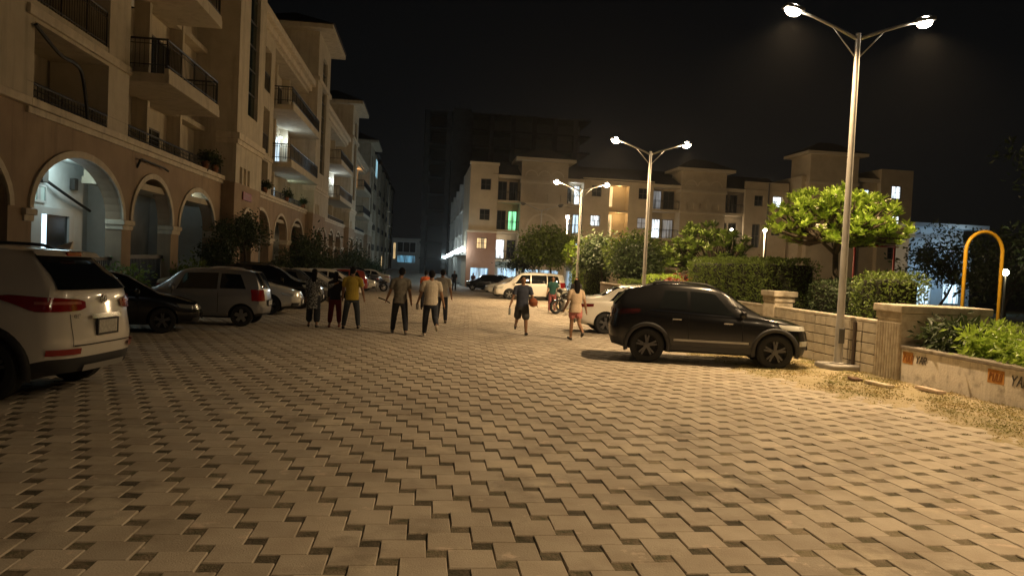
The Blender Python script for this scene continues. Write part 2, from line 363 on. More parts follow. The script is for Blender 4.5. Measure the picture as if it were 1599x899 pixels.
# ------------------------------------------------------------------ facade tools (a along the facade, b up, c outwards)
def panel(mb, a0, a1, b0, b1, holes, c, d):
    """front skin with rectangular openings and their reveals, d deep"""
    As = sorted({a0, a1, *[q for h in holes for q in h[:2]]}); Bs = sorted({b0, b1, *[q for h in holes for q in h[2:]]})
    def solid(i, j):
        if i < 0 or j < 0 or i >= len(As) - 1 or j >= len(Bs) - 1: return False
        x, y = (As[i] + As[i + 1]) / 2, (Bs[j] + Bs[j + 1]) / 2
        return not any(h[0] < x < h[1] and h[2] < y < h[3] for h in holes)
    for i in range(len(As) - 1):
        for j in range(len(Bs) - 1):
            if not solid(i, j): continue
            x0, x1, y0, y1 = As[i], As[i + 1], Bs[j], Bs[j + 1]
            mb.quad((x0, y0, c), (x1, y0, c), (x1, y1, c), (x0, y1, c)); mb.quad((x0, y0, c - d), (x0, y1, c - d), (x1, y1, c - d), (x1, y0, c - d))
            if not solid(i - 1, j): mb.quad((x0, y0, c - d), (x0, y0, c), (x0, y1, c), (x0, y1, c - d))
            if not solid(i + 1, j): mb.quad((x1, y0, c), (x1, y0, c - d), (x1, y1, c - d), (x1, y1, c))
            if not solid(i, j - 1): mb.quad((x0, y0, c - d), (x1, y0, c - d), (x1, y0, c), (x0, y0, c))
            if not solid(i, j + 1): mb.quad((x0, y1, c), (x1, y1, c), (x1, y1, c - d), (x0, y1, c - d))

def arc(a0, a1, bs, rise, n=22, grow=0.0):
    ca, ha = (a0 + a1) / 2, (a1 - a0) / 2 + grow
    return [(ca - ha * math.cos(PI * k / n), bs + (rise + grow) * math.sin(PI * k / n)) for k in range(n + 1)]

def arcade(mb, a0, a1, b0, b1, arches, c, d):
    """arches: (a0, a1, spring, rise) open to the ground"""
    poly = [(a0, b0)]
    for x0, x1, bs, rise in arches: poly += [(x0, b0)] + arc(x0, x1, bs, rise) + [(x1, b0)]
    poly += [(a1, b0), (a1, b1), (a0, b1)]
    mb.prism(poly, c - d, c)

def arch_trim(mb, x0, x1, bs, rise, c, w=0.17, t=0.05, down=0.0):
    i = arc(x0, x1, bs, rise); o = arc(x0, x1, bs, rise, grow=w); n = len(i)
    vs = [(a, b, c - 0.05) for a, b in i] + [(a, b, c - 0.05) for a, b in o] + [(a, b, c + t) for a, b in i] + [(a, b, c + t) for a, b in o]
    fs = []
    for k in range(n - 1): fs += [(2 * n + k, 2 * n + k + 1, 3 * n + k + 1, 3 * n + k), (k, k + 1, 2 * n + k + 1, 2 * n + k), (n + k, 3 * n + k, 3 * n + k + 1, n + k + 1)]
    fs += [(0, 2 * n, 3 * n, n), (n - 1, 2 * n - 1, 4 * n - 1, 3 * n - 1)]
    mb.add(vs, fs)

def window(T, root, a0, a1, b0, b1, c, pane, fm=None, nv=2, nh=1, fw=0.06, name='window'):
    m = MB(T); t = 0.05
    m.box(a0, a0 + fw, b0, b1, c, c + t); m.box(a1 - fw, a1, b0, b1, c, c + t); m.box(a0 + fw, a1 - fw, b0, b0 + fw, c, c + t); m.box(a0 + fw, a1 - fw, b1 - fw, b1, c, c + t)
    for k in range(1, nv):
        x = a0 + (a1 - a0) * k / nv; m.box(x - fw * 0.4, x + fw * 0.4, b0 + fw, b1 - fw, c, c + t * 0.8)
    for k in range(1, nh):
        y = b0 + (b1 - b0) * k / nh; m.box(a0 + fw, a1 - fw, y - fw * 0.35, y + fw * 0.35, c + 0.003, c + t * 0.7)
    w = m.build(name, fm or frame_w, root)
    p = MB(T); p.box(a0 + fw * 0.5, a1 - fw * 0.5, b0 + fw * 0.5, b1 - fw * 0.5, c + 0.008, c + 0.02); p.build('pane', pane, w)
    return w

def railing(T, root, runs, b0, h, sp=0.13):
    """runs: list of ((a,c),(a,c)) straight runs"""
    m = MB(T)
    for (a0, c0), (a1, c1) in runs:
        L = math.hypot(a1 - a0, c1 - c0); ux, uy = (a1 - a0) / L, (c1 - c0) / L
        m.tube([(a0, b0 + h, c0), (a1, b0 + h, c1)], 0.032, 6); m.tube([(a0, b0 + 0.1, c0), (a1, b0 + 0.1, c1)], 0.018, 5)
        m.tube([(a0, b0 + h - 0.14, c0), (a1, b0 + h - 0.14, c1)], 0.014, 4)
        n = max(2, int(L / sp))
        for k in range(n + 1):
            q = L * k / n; r = 0.022 if k % 10 == 0 or k == n else 0.009
            m.tube([(a0 + ux * q, b0, c0 + uy * q), (a0 + ux * q, b0 + h, c0 + uy * q)], r, 4, False)
    return m.build('railing', rail_m, root)

# ------------------------------------------------------------------ left row of apartment blocks
XF = -8.7
def TL(a, b, c): return (XF + c, a, b)
F1, F2, F3, FR = 3.55, 6.75, 10.0, 13.25
SP, RISE = 2.35, 1.4
def part(root, name, material, fn, **k):
    m = MB(TL); fn(m); return m.build(name, material, root, **k)

def left_block(label, y0, y1, y2, arches, bay, o):
    """y0..y1 arcaded section (bay = end of its flush bay), y1..y2 tower"""
    root = empty('apartment_block', (XF, y0, gz(y0)), label, 'building', 'apartment blocks along the left side')
    ze = gz(y2) - 0.2
    w = part(root, 'arcade_wall', peach, lambda m: arcade(m, y0, y1, ze, 4.55, arches, 0, 0.45))
    for x0, x1, bs, rs in arches:
        part(w, 'arch_trim', cream2, lambda m: arch_trim(m, x0, x1, bs, rs, 0.0))
    ends = [y0] + [q for a in arches for q in a[:2]] + [y1]
    for k in range(0, len(ends), 2):
        p0, p1 = ends[k], ends[k + 1]
        if p1 - p0 > 0.25 and p1 - p0 < 3:
            part(w, 'capital', cream2, lambda m: (m.bbox(p0 - 0.07, p1 + 0.07, SP - 0.16, SP - 0.02, -0.44, 0.1, 0.015), m.bbox(p0 - 0.03, p1 + 0.03, SP - 0.3, SP - 0.16, -0.44, 0.05, 0.015)))
    # arcade interior
    def inner(m):
        if o.get('custom'): return custom_inner(m, ze)
        m.quad((y0, ze, -2.9), (y1, ze, -2.9), (y1, F1 + 0.5, -2.9), (y0, F1 + 0.5, -2.9))
        m.quad((y0, F1 + 0.35, -2.9), (y1, F1 + 0.35, -2.9), (y1, F1 + 0.35, -0.44), (y0, F1 + 0.35, -0.44))
        for a in (y0 + 0.02, *[ (arches[k][1] + arches[k + 1][0]) / 2 for k in range(len(arches) - 1)], y1 - 0.02):
            m.quad((a, ze, -2.9), (a, ze, -1.5), (a, F1 + 0.35, -1.5), (a, F1 + 0.35, -2.9))
    part(root, 'arcade_interior', white_in, inner)
    part(root, 'arcade_floor', conc, lambda m: m.box(y0, y1, ze - 0.3, gz(y1) + 0.12, -2.9, 0.03))
    part(root, 'ledge', cream2, lambda m: (m.bbox(y0, y1, 4.55, 4.73, -0.4, 0.14, 0.02), m.bbox(y0, y1, 4.4, 4.55, -0.3, 0.07, 0.02)))
    railing(TL, root, [((y0 + 0.1, -0.05), (y1 - 0.1, -0.05))], 4.73, 0.38, 0.16)
    # flush bay with openings
    holes = []
    if bay > y0:
        e0, e1 = y0 + 0.35, min(bay - 1.0, y0 + 4.2)
        holes = [(e0, e1, 4.75, 6.45), (e0, e1, F2 + 0.05, F2 + 2.5), (e0, e1, F3 + 0.05, F3 + 2.4)]
        part(root, 'upper_wall', cream, lambda m: panel(m, y0, bay, 4.6, FR + 0.6, holes, -0.02, 1.5))
        part(root, 'bay_back_wall', cream, lambda m: m.quad((y0, 4, -1.6), (bay, 4, -1.6), (bay, FR, -1.6), (y0, FR, -1.6)))
        for z in (F2, F3):
            part(root, 'bay_apron', cream, lambda m: m.box(e0, e1, z + 0.05, z + 0.18, -0.2, -0.04)); railing(TL, root, [((e0, -0.1), (e1, -0.1))], z + 0.18, 0.95)
            window(TL, root, e0 + 0.4, e0 + 1.7, z + 0.3, z + 2.3, -1.58, o.get('bay_pane', dark_glass), frame_d, 2, 1)
        window(TL, root, e0 + 0.6, e0 + 2.2, 4.3, 6.2, -1.58, o.get('bay1', dark_glass), frame_d, 2, 1)
        part(root, 'floor_band', cream2, lambda m: m.bbox(y0, bay, F2 - 0.22, F2 + 0.0, -0.04, 0.06, 0.015))
    # recessed bay, slabs, balconies
    R = -1.2
    wall_holes = []
    part(root, 'recess_back_wall', cream, lambda m: (m.quad((bay, F1, R), (y1, F1, R), (y1, FR + 0.5, R), (bay, FR + 0.5, R)), m.quad((bay + 0.001, F1, R), (bay + 0.001, F1, -0.05), (bay + 0.001, FR + 0.3, -0.05), (bay + 0.001, FR + 0.3, R))))
    for z in (F1, F2, F3, FR):
        part(root, 'floor_slab', cream, lambda m: m.box(bay, y1, z - 0.2, z, R - 0.05, -0.06 if z in (F1, FR) else -0.75))
    L = y1 - bay; b0, b1 = bay + o.get('bal0', 0.33) * L, bay + o.get('bal1', 0.96) * L
    for z, key in ((F2, 'f2'), (F3, 'f3')):
        bal = part(root, 'balcony', cream, lambda m: (m.bbox(b0, b1, z - 0.28, z, -0.9, 0.95, 0.015), m.bbox(b0 + 0.02, b1 - 0.02, z, z + 0.16, 0.8, 0.93, 0.01)))
        railing(TL, bal, [((b0 + 0.05, -0.7), (b0 + 0.05, 0.86)), ((b0 + 0.05, 0.86), (b1 - 0.05, 0.86)), ((b1 - 0.05, 0.86), (b1 - 0.05, -0.7))], z + 0.16, 0.85)
        window(TL, root, bay + L * 0.45, bay + L * 0.45 + 2.4, z + 0.02, z + 2.3, R + 0.02, o.get(key, dark_glass), frame_d if o.get(key, dark_glass) is dark_glass else frame_w, 3, 1)
        window(TL, root, bay + L * 0.12, bay + L * 0.12 + 1.5, z + 0.7, z + 2.1, R + 0.02, dark_glass, frame_d, 2, 1)
    window(TL, root, bay + L * 0.12, bay + L * 0.12 + 1.6, F1 + 0.02, F1 + 2.25, R + 0.02, o.get('f1', dark_glass), frame_d, 2, 1)
    window(TL, root, bay + L * 0.42, bay + L * 0.42 + 1.6, F1 + 0.02, F1 + 2.25, R + 0.02, o.get('f1b', dark_glass), frame_d, 2, 1)
    for q in range(1, 3):
        a = bay + L * q / 3
        part(root, 'partition', cream, lambda m: m.box(a, a + 0.2, F1, FR, R, R + 0.5))
    # roof cornice
    part(root, 'cornice', cream2, lambda m: (m.bbox(y0, y1, FR + 0.35, FR + 0.75, -1.75, 0.42, 0.03), m.bbox(y0, y1, FR, FR + 0.35, -1.7, 0.15, 0.02)))
    part(root, 'roof_slope', roof_m, lambda m: m.add([(y0, FR + 0.75, 0.4), (y1, FR + 0.75, 0.4), (y1, FR + 3.0, -5), (y0, FR + 3.0, -5)], [(0, 1, 2, 3)]))
    # tower
    tc = 0.55; zt = 17.6
    if y2 > y1:
        g0, g1 = y1 + 0.36 * (y2 - y1), y1 + 0.74 * (y2 - y1)
        th = [(g0, g1, 7.7, 16.4)] + [(y1 + 0.14 * (y2 - y1) + k * 0.72, y1 + 0.14 * (y2 - y1) + k * 0.72 + 0.45, 4.5, 5.25) for k in range(3)]
        tw = part(root, 'tower_wall', cream, lambda m: (panel(m, y1, y2, 4.55, zt, th, tc, 0.22), m.quad((y1 + 0.01, 4.55, tc), (y1 + 0.01, 4.55, -4), (y1 + 0.01, zt, -4), (y1 + 0.01, zt, tc)), m.quad((y2 - 0.01, 4.55, tc), (y2 - 0.01, 4.55, -4), (y2 - 0.01, zt, -4), (y2 - 0.01, zt, tc))))
        tb = part(root, 'tower_base', peach, lambda m: arcade(m, y1, y2, ze, 4.55, [(y1 + 1.3, y2 - 1.6, SP, 1.05)], tc - 0.02, 2.2))
        part(tb, 'arch_trim', cream2, lambda m: arch_trim(m, y1 + 1.3, y2 - 1.6, SP, 1.05, tc))
        part(root, 'tower_band', cream2, lambda m: (m.bbox(y1 - 0.1, y2 + 0.1, 6.35, 6.62, -0.3, tc + 0.14, 0.02), m.bbox(y1 - 0.04, y2 + 0.04, 6.15, 6.35, -0.3, tc + 0.07, 0.02)))
        gs = part(root, 'glass_strip', strip_glass, lambda m: m.box(g0 - 0.02, g1 + 0.02, 7.68, 16.42, tc - 0.2, tc - 0.16))
        part(gs, 'mullion', frame_d, lambda m: [m.box(g0, g1, z, z + 0.05, tc - 0.16, tc - 0.12) for z in np.arange(8.8, 16.3, 1.1)])
        part(root, 'niche_back', cream2, lambda m: m.box(y1 + 0.1, y2 - 0.3, 4.4, 5.4, tc - 0.21, tc - 0.12))
        part(root, 'tower_cornice', cream2, lambda m: m.bbox(y1 - 0.12, y2 + 0.12, 14.1, 14.4, -2, tc + 0.16, 0.02))
        rf = part(root, 'tower_eaves', cream, lambda m: m.bbox(y1 - 0.95, y2 + 0.95, zt, zt + 0.34, -5.0, tc + 1.05, 0.04))
        def hip(m):
            q0, q1, c0, c1 = y1 - 1.05, y2 + 1.05, -5.1, tc + 1.15; z = zt + 0.35
            m.add([(q0, z, c0), (q1, z, c0), (q1, z, c1), (q0, z, c1), ((q0 + q1) / 2 - 0.6, z + 1.7, (c0 + c1) / 2), ((q0 + q1) / 2 + 0.6, z + 1.7, (c0 + c1) / 2)],
                  [(0, 1, 5, 4), (3, 4, 5, 2), (0, 4, 3), (1, 2, 5), (0, 3, 2, 1)])
        part(rf, 'hip_roof', roof_m, hip)
    return root

def custom_inner(m, ze):
    m.quad((17.3, ze, -1.7), (24.05, ze, -1.7), (24.05, 3.9, -1.7), (17.3, 3.9, -1.7)); m.quad((24.05, ze, -1.7), (24.05, ze, -2.9), (24.05, 3.9, -2.9), (24.05, 3.9, -1.7))
    m.quad((24.05, ze, -2.9), (33, ze, -2.9), (33, 3.9, -2.9), (24.05, 3.9, -2.9)); m.quad((17.3, 3.9, -2.9), (33, 3.9, -2.9), (33, 3.9, -0.44), (17.3, 3.9, -0.44))
    for a, c in ((27.2, -2.2), (32.98, -0.45), (17.32, -0.45)): m.quad((a, ze, -2.9), (a, ze, c), (a, 3.9, c), (a, 3.9, -2.9))
def mk(*ps): return [(a, b, SP, RISE) for a, b in ps]
blkA = left_block('nearest cream apartment block, its big lit arch behind the white SUV', 17.3, 33.0, 38.0, mk((17.65, 22.6), (23.3, 26.8), (27.6, 32.0)), 22.9, dict(bal0=0.04, bal1=0.58, custom=True))
blkB = left_block('second cream block with two balconies above arches, white light in its middle flat', 38.0, 55.5, 62.0, mk((38.4, 43.0), (44.2, 48.4), (49.6, 54.6)), 43.2, dict(f2=lit_cool, f1b=lit_cool, bal0=0.05, bal1=0.93))
blkC = left_block('third block along the left, bluish light on its second-floor balcony', 62.0, 81.5, 88.0, mk((62.6, 67.2), (68.6, 72.4), (73.8, 78.6)), 68.0, dict(f2=lit_white, bal0=0.05, bal1=0.9))
blkD = left_block('fourth block along the left, orange glow under its roof', 88.0, 108.0, 116.0, mk((88.6, 93.2), (95.0, 99.4), (101, 106)), 94.0, dict(f3=lit_warm, bal0=0.05, bal1=0.9))
# nearer end of the first block, which runs on past the camera
part(blkA, 'end_wall', cream, lambda m: panel(m, 6.0, 17.3, 4.6, FR + 0.6, [(13.6, 15.7, 5.7, 7.0), (13.6, 15.7, 9.0, 10.4), (8, 10, 5.7, 7.0)], -0.02, 0.3))
w_ = part(blkA, 'arcade_wall', peach, lambda m: arcade(m, 6.0, 17.3, -0.8, 4.55, mk((11.4, 16.7)), 0, 0.45))
part(w_, 'arch_trim', cream2, lambda m: arch_trim(m, 11.4, 16.7, SP, RISE, 0.0))
part(blkA, 'ledge', cream2, lambda m: m.bbox(6.0, 17.3, 4.55, 4.73, -0.3, 0.14, 0.02))
part(blkA, 'arcade_interior', white_in, lambda m: (m.quad((6, -0.8, -2.9), (17.3, -0.8, -2.9), (17.3, 4, -2.9), (6, 4, -2.9)), m.quad((6, 3.9, -2.9), (17.3, 3.9, -2.9), (17.3, 3.9, -0.44), (6, 3.9, -0.44))))
window(TL, blkA, 13.6, 15.7, 5.7, 7.0, -0.25, lit_teal, frame_w, 2, 1); window(TL, blkA, 13.6, 15.7, 9.0, 10.4, -0.25, dark_glass, frame_d, 2, 1); window(TL, blkA, 8, 10, 5.7, 7.0, -0.25, dark_glass, frame_d, 2, 1)
# lit doorway, its side light and the lamps in the first arcade
dr = part(blkA, 'door', frame_w, lambda m: (m.box(20.9, 21.42, -0.4, 2.55, -1.69, -1.6), m.box(23.0, 23.28, -0.4, 2.55, -1.69, -1.6), m.box(21.42, 23.0, 2.36, 2.55, -1.69, -1.6)))
part(dr, 'pane', lit_cool, lambda m: m.box(21.5, 21.82, -0.4, 2.36, -1.69, -1.66))
part(dr, 'dark_pane', dark_glass, lambda m: m.box(21.82, 23.0, -0.4, 2.36, -1.69, -1.66))
window(TL, blkA, 20.85, 21.75, 2.66, 3.15, -1.69, lit_teal, frame_w, 2, 1)
part(blkA, 'wall_box', frame_d, lambda m: m.bbox(21.25, 21.55, 3.2, 3.55, -1.69, -1.5, 0.02)); part(blkA, 'wall_box', frame_d, lambda m: m.bbox(23.15, 23.4, 3.15, 3.5, -1.69, -1.55, 0.02))
part(blkA, 'gate', rail_m, lambda m: ([m.box(23.4 + k * 0.12, 23.43 + k * 0.12, -0.3, 1.25, -0.3, -0.27) for k in range(28)], m.box(23.3, 26.8, 1.2, 1.32, -0.32, -0.25), m.box(23.3, 26.8, 0.4, 0.46, -0.32, -0.25)))
part(blkA, 'gate', rail_m, lambda m: ([m.box(17.7 + k * 0.12, 17.73 + k * 0.12, -0.3, 1.2, -0.3, -0.27) for k in range(41)], m.box(17.65, 22.6, 1.15, 1.25, -0.32, -0.25)))
tube_m = lit('fluorescent tube', (0.8, 0.98, 0.95), 6)
for a, b in ((21.6, 36), (30.4, 150)):
    part(blkA, 'tube_light', tube_m, lambda m: m.box(a - 0.5, a + 0.5, 3.82, 3.87, -0.75, -0.69)); point_light('tube_glow', TL(a, 3.6, -0.85), b, (0.72, 0.97, 1.0), blkA, 0.3)
point_light('doorway_glow', TL(25, 3.3, -2.4), 4, (0.8, 1.0, 0.95), blkA, 0.2)
sg = part(blkA, 'number_board', mat('red enamel', (0.25, 0.02, 0.015), 0.5), lambda m: m.bbox(34.3, 35.9, 3.85, 4.22, 0.56, 0.6, 0.01))
part(sg, 'lettering', mat('worn lettering', (0.4, 0.2, 0.16), 0.6), lambda m: [m.box(34.5 + k * 0.24, 34.6 + k * 0.24, 3.95, 4.12, 0.6, 0.604) for k in range(6)])
for root, a, z, b, c in ((blkB, 51.0, F2 + 2.4, 26, (0.75, 0.9, 1.0)), (blkB, 52.5, F1 + 2.3, 14, (0.75, 1.0, 0.8)), (blkC, 76.5, F2 + 2.4, 40, (0.65, 0.82, 1.0)), (blkD, 101.0, F3 + 2.3, 70, (1.0, 0.5, 0.18)), (blkD, 110.0, F3 + 6.2, 60, (0.6, 0.85, 1.0))):
    part(root, 'balcony_lamp', tube_m, lambda m: m.box(a - 0.15, a + 0.15, z, z + 0.06, -1.14, -1.0)); point_light('balcony_glow', TL(a, z - 0.15, -0.7), b, c, root, 0.1)

def ac_unit(label, a, b, c, face='+c', T=TL):
    p = T(a, b, c); r = empty('air_conditioner', p, label, 'air conditioner', 'outdoor air conditioner units')
    m = MB(T); m.bbox(a - 0.4, a + 0.4, b, b + 0.55, c, c + 0.28, 0.02); body = m.build('casing', frame_w, r)
    m = MB(T); ca = a - 0.1
    vs = []; n = 18
    m.prism([(ca + 0.21 * math.cos(2 * PI * k / n), b + 0.275 + 0.21 * math.sin(2 * PI * k / n)) for k in range(n)], c + 0.27, c + 0.29); m.build('fan_grille', rail_m, r)
    m = MB(T); m.box(a - 0.35, a - 0.3, b - 0.04, b, c - 0.12, c + 0.32); m.box(a + 0.3, a + 0.35, b - 0.04, b, c - 0.12, c + 0.32); m.build('bracket', rail_m, r)
ac_unit('white air conditioner with round dark grille inside the big arch', 28.0, 2.65, -2.88)
ac_unit('air conditioner on the wall beside the top-left balcony', 23.9, F3 - 1.1, -0.75)
ac_unit('air conditioner seen between two balconies of the second block', 44.6, F2 + 1.35, -1.3)
cab = mat('black cable rubber', (0.012, 0.012, 0.012), 0.6)
def cable(label, pts, r, name='cable'):
    m = MB(TL); P = [Vector(p) for p in pts]; Q = []
    for i in range(len(P) - 1):
        p0, p1, p2, p3 = P[max(i - 1, 0)], P[i], P[i + 1], P[min(i + 2, len(P) - 1)]
        for t in np.linspace(0, 1, 8, endpoint=(i == len(P) - 2)):
            Q.append(0.5 * ((2 * p1) + (p2 - p0) * t + (2 * p0 - 5 * p1 + 4 * p2 - p3) * t * t + (3 * p1 - p0 - 3 * p2 + p3) * t ** 3))
    m.tube(Q, r, 6); return tag(m.build(name, cab), label, 'cable')
cable('thick black cable sagging across the wall above the first ledge', [(17.55, 6.35, 0.04), (18.6, 6.0, 0.06), (19.3, 5.98, 0.06), (19.75, 5.85, 0.05), (20.0, 5.3, 0.05), (20.15, 4.75, 0.05)], 0.045)
cable('dark cable slung inside the big lit arch', [(21.5, 3.3, -1.6), (22.6, 2.95, -1.5), (24.2, 2.6, -1.55)], 0.04)
m = MB(TL); m.tube([(23.6, 3.95, 0.0), (23.6, 4.2, 0.1), (23.7, 4.22, 0.12), (25.6, 4.18, 0.12), (25.9, 4.12, 0.15)], 0.035, 6)
tag(m.build('wall_bracket', cab), 'thin dark bracket on the wall over the second arch', 'bracket')

# plainer terraces at the far end of the street
def terrace(label, y0, y1, n):
    root = empty('terrace_block', (XF, y0, gz(y0)), label, 'building')
    part(root, 'wall', cream, lambda m: m.box(y0, y1, -2, 14.2, -4, -0.6))
    st = (y1 - y0) / n
    for k in range(n):
        a = y0 + k * st
        part(root, 'gable_tower', cream, lambda m: m.box(a + st * 0.55, a + st, -2, 18.2, -3, 0.15))
        part(root, 'gable_roof', roof_m, lambda m: m.add([(a + st * 0.5, 18.2, -3.1), (a + st * 1.05, 18.2, -3.1), (a + st * 1.05, 18.2, 0.7), (a + st * 0.5, 18.2, 0.7), (a + st * 0.78, 20.4, -1.3), (a + st * 0.78, 20.5, -1.3)], [(0, 1, 4), (1, 2, 4), (2, 3, 4), (3, 0, 4), (3, 2, 1, 0)]))
        for z in (2.4, 5.6, 8.8, 12.0):
            b = part(root, 'balcony', cream, lambda m: m.box(a + st * 0.08, a + st * 0.5, z - 0.25, z, -0.62, 0.5)); railing(TL, b, [((a + st * 0.08, 0.45), (a + st * 0.5, 0.45))], z, 0.95, 0.35)
            window(TL, root, a + st * 0.15, a + st * 0.4, z + 0.05, z + 2.1, -0.58, lit_white if (k, z) in ((4, 12.0), (4, 8.8), (4, 5.6)) else lit_warm if (k, z) == (3, -2) else dark_glass, frame_d, 2, 1)
    window(TL, root, y0 + .58 * st, y0 + .92 * st, 14.6, 17.6, 0.16, lit('cyan top window', (0.45, 0.85, 1.0), 1.0), frame_w, 2, 1)
    window(TL, root, y0 + 2.6 * st, y0 + 2.8 * st, -0.6, 1.6, 0.16, lit_warm, frame_d, 1, 1)
    return root
terrace('row of narrow gabled houses at the far end of the left side', 117, 195, 6)

# ------------------------------------------------------------------ building across the end of the street
YF = 80.0
def TF(a, b, c): return (a, YF - c, b)
G0, G1, G2, G3, GR = -1.35, 1.85, 5.05, 8.25, 11.0
salmon = mat('salmon plaster', (0.42, 0.25, 0.17), 0.85, col2=(0.36, 0.21, 0.14), scale=1)
far_cream = mat('far cream plaster', (0.56, 0.47, 0.33), 0.85, col2=(0.47, 0.39, 0.27), scale=0.8)
far_trim = mat('far cream trim', (0.6, 0.52, 0.38), 0.8)
shop_glass = lit('lit shop glazing', (0.45, 0.75, 1.0), 1.1)
fb = empty('apartment_building', (4.6, YF, G0), 'long cream building across the street end with stair tower and lit windows', 'building')
def fp(name, material, fn, parent=None, T=TF):
    m = MB(T); fn(m); return m.build(name, material, parent or fb)
def fwin(a, b, pane, w=1.1, h=1.2, c=-0.12, fm=None, nv=2, nh=2): return window(TF, fb, a - w / 2, a + w / 2, b - h / 2, b + h / 2, c, pane, fm or frame_d, nv, nh, 0.07)
# corner block
hs = [(5.75, 6.85, z - 0.6, z + 0.6) for z in (6.6, 9.85)]
fp('corner_wall', far_cream, lambda m: panel(m, 4.6, 7.6, G1 + 2.9, 12.1, hs, 0.25, 0.4))
fp('corner_base', salmon, lambda m: panel(m, 4.5, 7.65, G0, G1 + 2.9, [(5.55, 6.7, 2.9, 4.1), (5.0, 7.0, G0 + 0.2, G0 + 2.2)], 0.3, 0.4))
fp('string_course', far_trim, lambda m: m.box(4.4, 7.7, G1 + 2.8, G1 + 3.0, -0.3, 0.42)); fp('corner_cornice', far_trim, lambda m: m.box(4.5, 7.7, 11.95, 12.2, -0.5, 0.35))
fwin(6.3, 6.6, dark_glass); fwin(6.3, 9.85, dark_glass); fwin(6.12, 3.5, lit_warm, 1.15, 1.2, 0.0)
fp('shop_front', shop_glass, lambda m: m.box(5.05, 6.95, G0 + 0.22, G0 + 2.15, 0.0, 0.04))
# main body behind
fp('body', far_cream, lambda m: m.box(4.9, 41.0, G0, GR, -12, -1.7))
fp('end_return', far_cream, lambda m: m.box(4.62, 4.9, G0, 12.0, -12, -0.2))
def recess(a0, a1, panes, lamps=()):
    """balcony bay between towers: slab, railing and a glazed door per floor"""
    for z, pn in zip((G1, G2, G3), panes):
        b = fp('balcony', far_cream, lambda m: m.box(a0, a1, z - 0.25, z + 0.02, -1.7, 0.1)); railing(TF, b, [((a0 + 0.05, 0.02), (a1 - 0.05, 0.02))], z + 0.02, 0.95, 0.3)
        h = (a1 - a0) / 2
        for k in range(2): window(TF, fb, a0 + 0.15 + k * h, a0 + h - 0.1 + k * h, z + 0.05, z + 2.2, -1.66, pn[k], frame_d, 2, 1)
    fp('fascia', far_trim, lambda m: m.box(a0, a1, GR - 0.35, GR, -1.7, 0.12))
def tower(a0, a1, zt, c=0.35):
    w = fp('tower_wall', far_cream, lambda m: panel(m, a0, a1, G0, zt, [(a0 + (a1 - a0) * (0.14 + 0.28 * k), a0 + (a1 - a0) * (0.30 + 0.28 * k), G3 + 0.15, G3 + 0.85) for k in range(3)], c, 0.15))
    fp('tower_core', far_cream, lambda m: m.box(a0 + 0.02, a1 - 0.02, G0, zt - 0.02, -3, c - 0.14))
    for k in range(3):
        x0 = a0 + (a1 - a0) * (0.10 + 0.28 * k); x1 = a0 + (a1 - a0) * (0.33 + 0.28 * k)
        fp('blind_arch', far_trim, lambda m: arch_trim(m, x0, x1, zt - 1.6, 0.55, c, 0.12, 0.06), w)
    fp('tower_band', far_trim, lambda m: (m.box(a0 - 0.1, a1 + 0.1, GR - 0.75, GR - 0.45, -1, c + 0.16), m.box(a0 - 0.05, a1 + 0.05, G3 - 0.3, G3 - 0.1, -1, c + 0.1)), w)
    fp('arch_panel', far_trim, lambda m: arch_trim(m, a0 + 0.9, a1 - 0.9, G2 + 0.1, 1.7, c, 0.22, 0.08), w)
    e = fp('eaves', far_trim, lambda m: m.box(a0 - 0.7, a1 + 0.7, zt, zt + 0.3, -3.6, c + 0.8))
    fp('hip_roof', roof_m, lambda m: m.add([(a0 - 0.8, zt + 0.3, c + 0.9), (a1 + 0.8, zt + 0.3, c + 0.9), (a1 + 0.8, zt + 0.3, -3.7), (a0 - 0.8, zt + 0.3, -3.7), ((a0 + a1) / 2 - 0.8, zt + 1.6, -1.4), ((a0 + a1) / 2 + 0.8, zt + 1.6, -1.4)], [(0, 1, 5, 4), (2, 3, 4, 5), (1, 2, 5), (3, 0, 4)]), e)
recess(7.65, 10.1, ((lit_white, dark_glass), (dark_glass, lit_green), (dark_glass, dark_glass)))
tower(10.1, 15.2, 12.6)
recess(15.2, 17.1, ((dark_glass, lit_cool), (lit_dim, lit_cool), (dark_glass, lit_white)))
wh = [(18.0, 19.1, z - 0.6, z + 0.6) for z in (3.5, 6.6, 9.85)] + [(23.3, 24.4, z - 0.6, z + 0.6) for z in (3.5, 6.6, 9.85)] + [(20.0, 22.2, G1 - 1, 10.6)]
fp('window_wall', far_cream, lambda m: panel(m, 17.1, 25.0, G0, GR, wh, -0.05, 1.6))
for z, p1, p2 in ((3.5, dark_glass, dark_glass), (6.6, lit_white, lit_dim), (9.85, dark_glass, dark_glass)): fwin(18.55, z, p1, c=-0.25); fwin(23.85, z, p2, c=-0.25)
fp('stair_wall', mat('stair wall plaster', (0.6, 0.5, 0.34), 0.8), lambda m: m.box(20.0, 22.2, G1 - 1, 10.6, -1.69, -1.6))
fp('stair_landing', far_cream, lambda m: [m.box(20.0, 22.2, z - 0.2, z, -1.6, -0.1) for z in (G1, G2 - 0.2, G3 - 0.4)])
fp('glowing_stair_jamb', lit_warm, lambda m: [m.box(20.05, 20.75, z + 0.1, z + 2.4, -1.6, -1.55) for z in (G1, G2, G3)])  # jamb panels emit by themselves, standing in for stairwell light
for z in (G1, G2, G3): point_light('stair_glow', TF(21.2, z + 2.2, -0.6), 40, (1, 0.62, 0.25), fb, 0.15)
recess(25.0, 28.0, ((dark_glass, dark_glass), (lit_white, lit_dim), (lit_dim, dark_glass)))
tower(28.0, 33.2, 12.6)
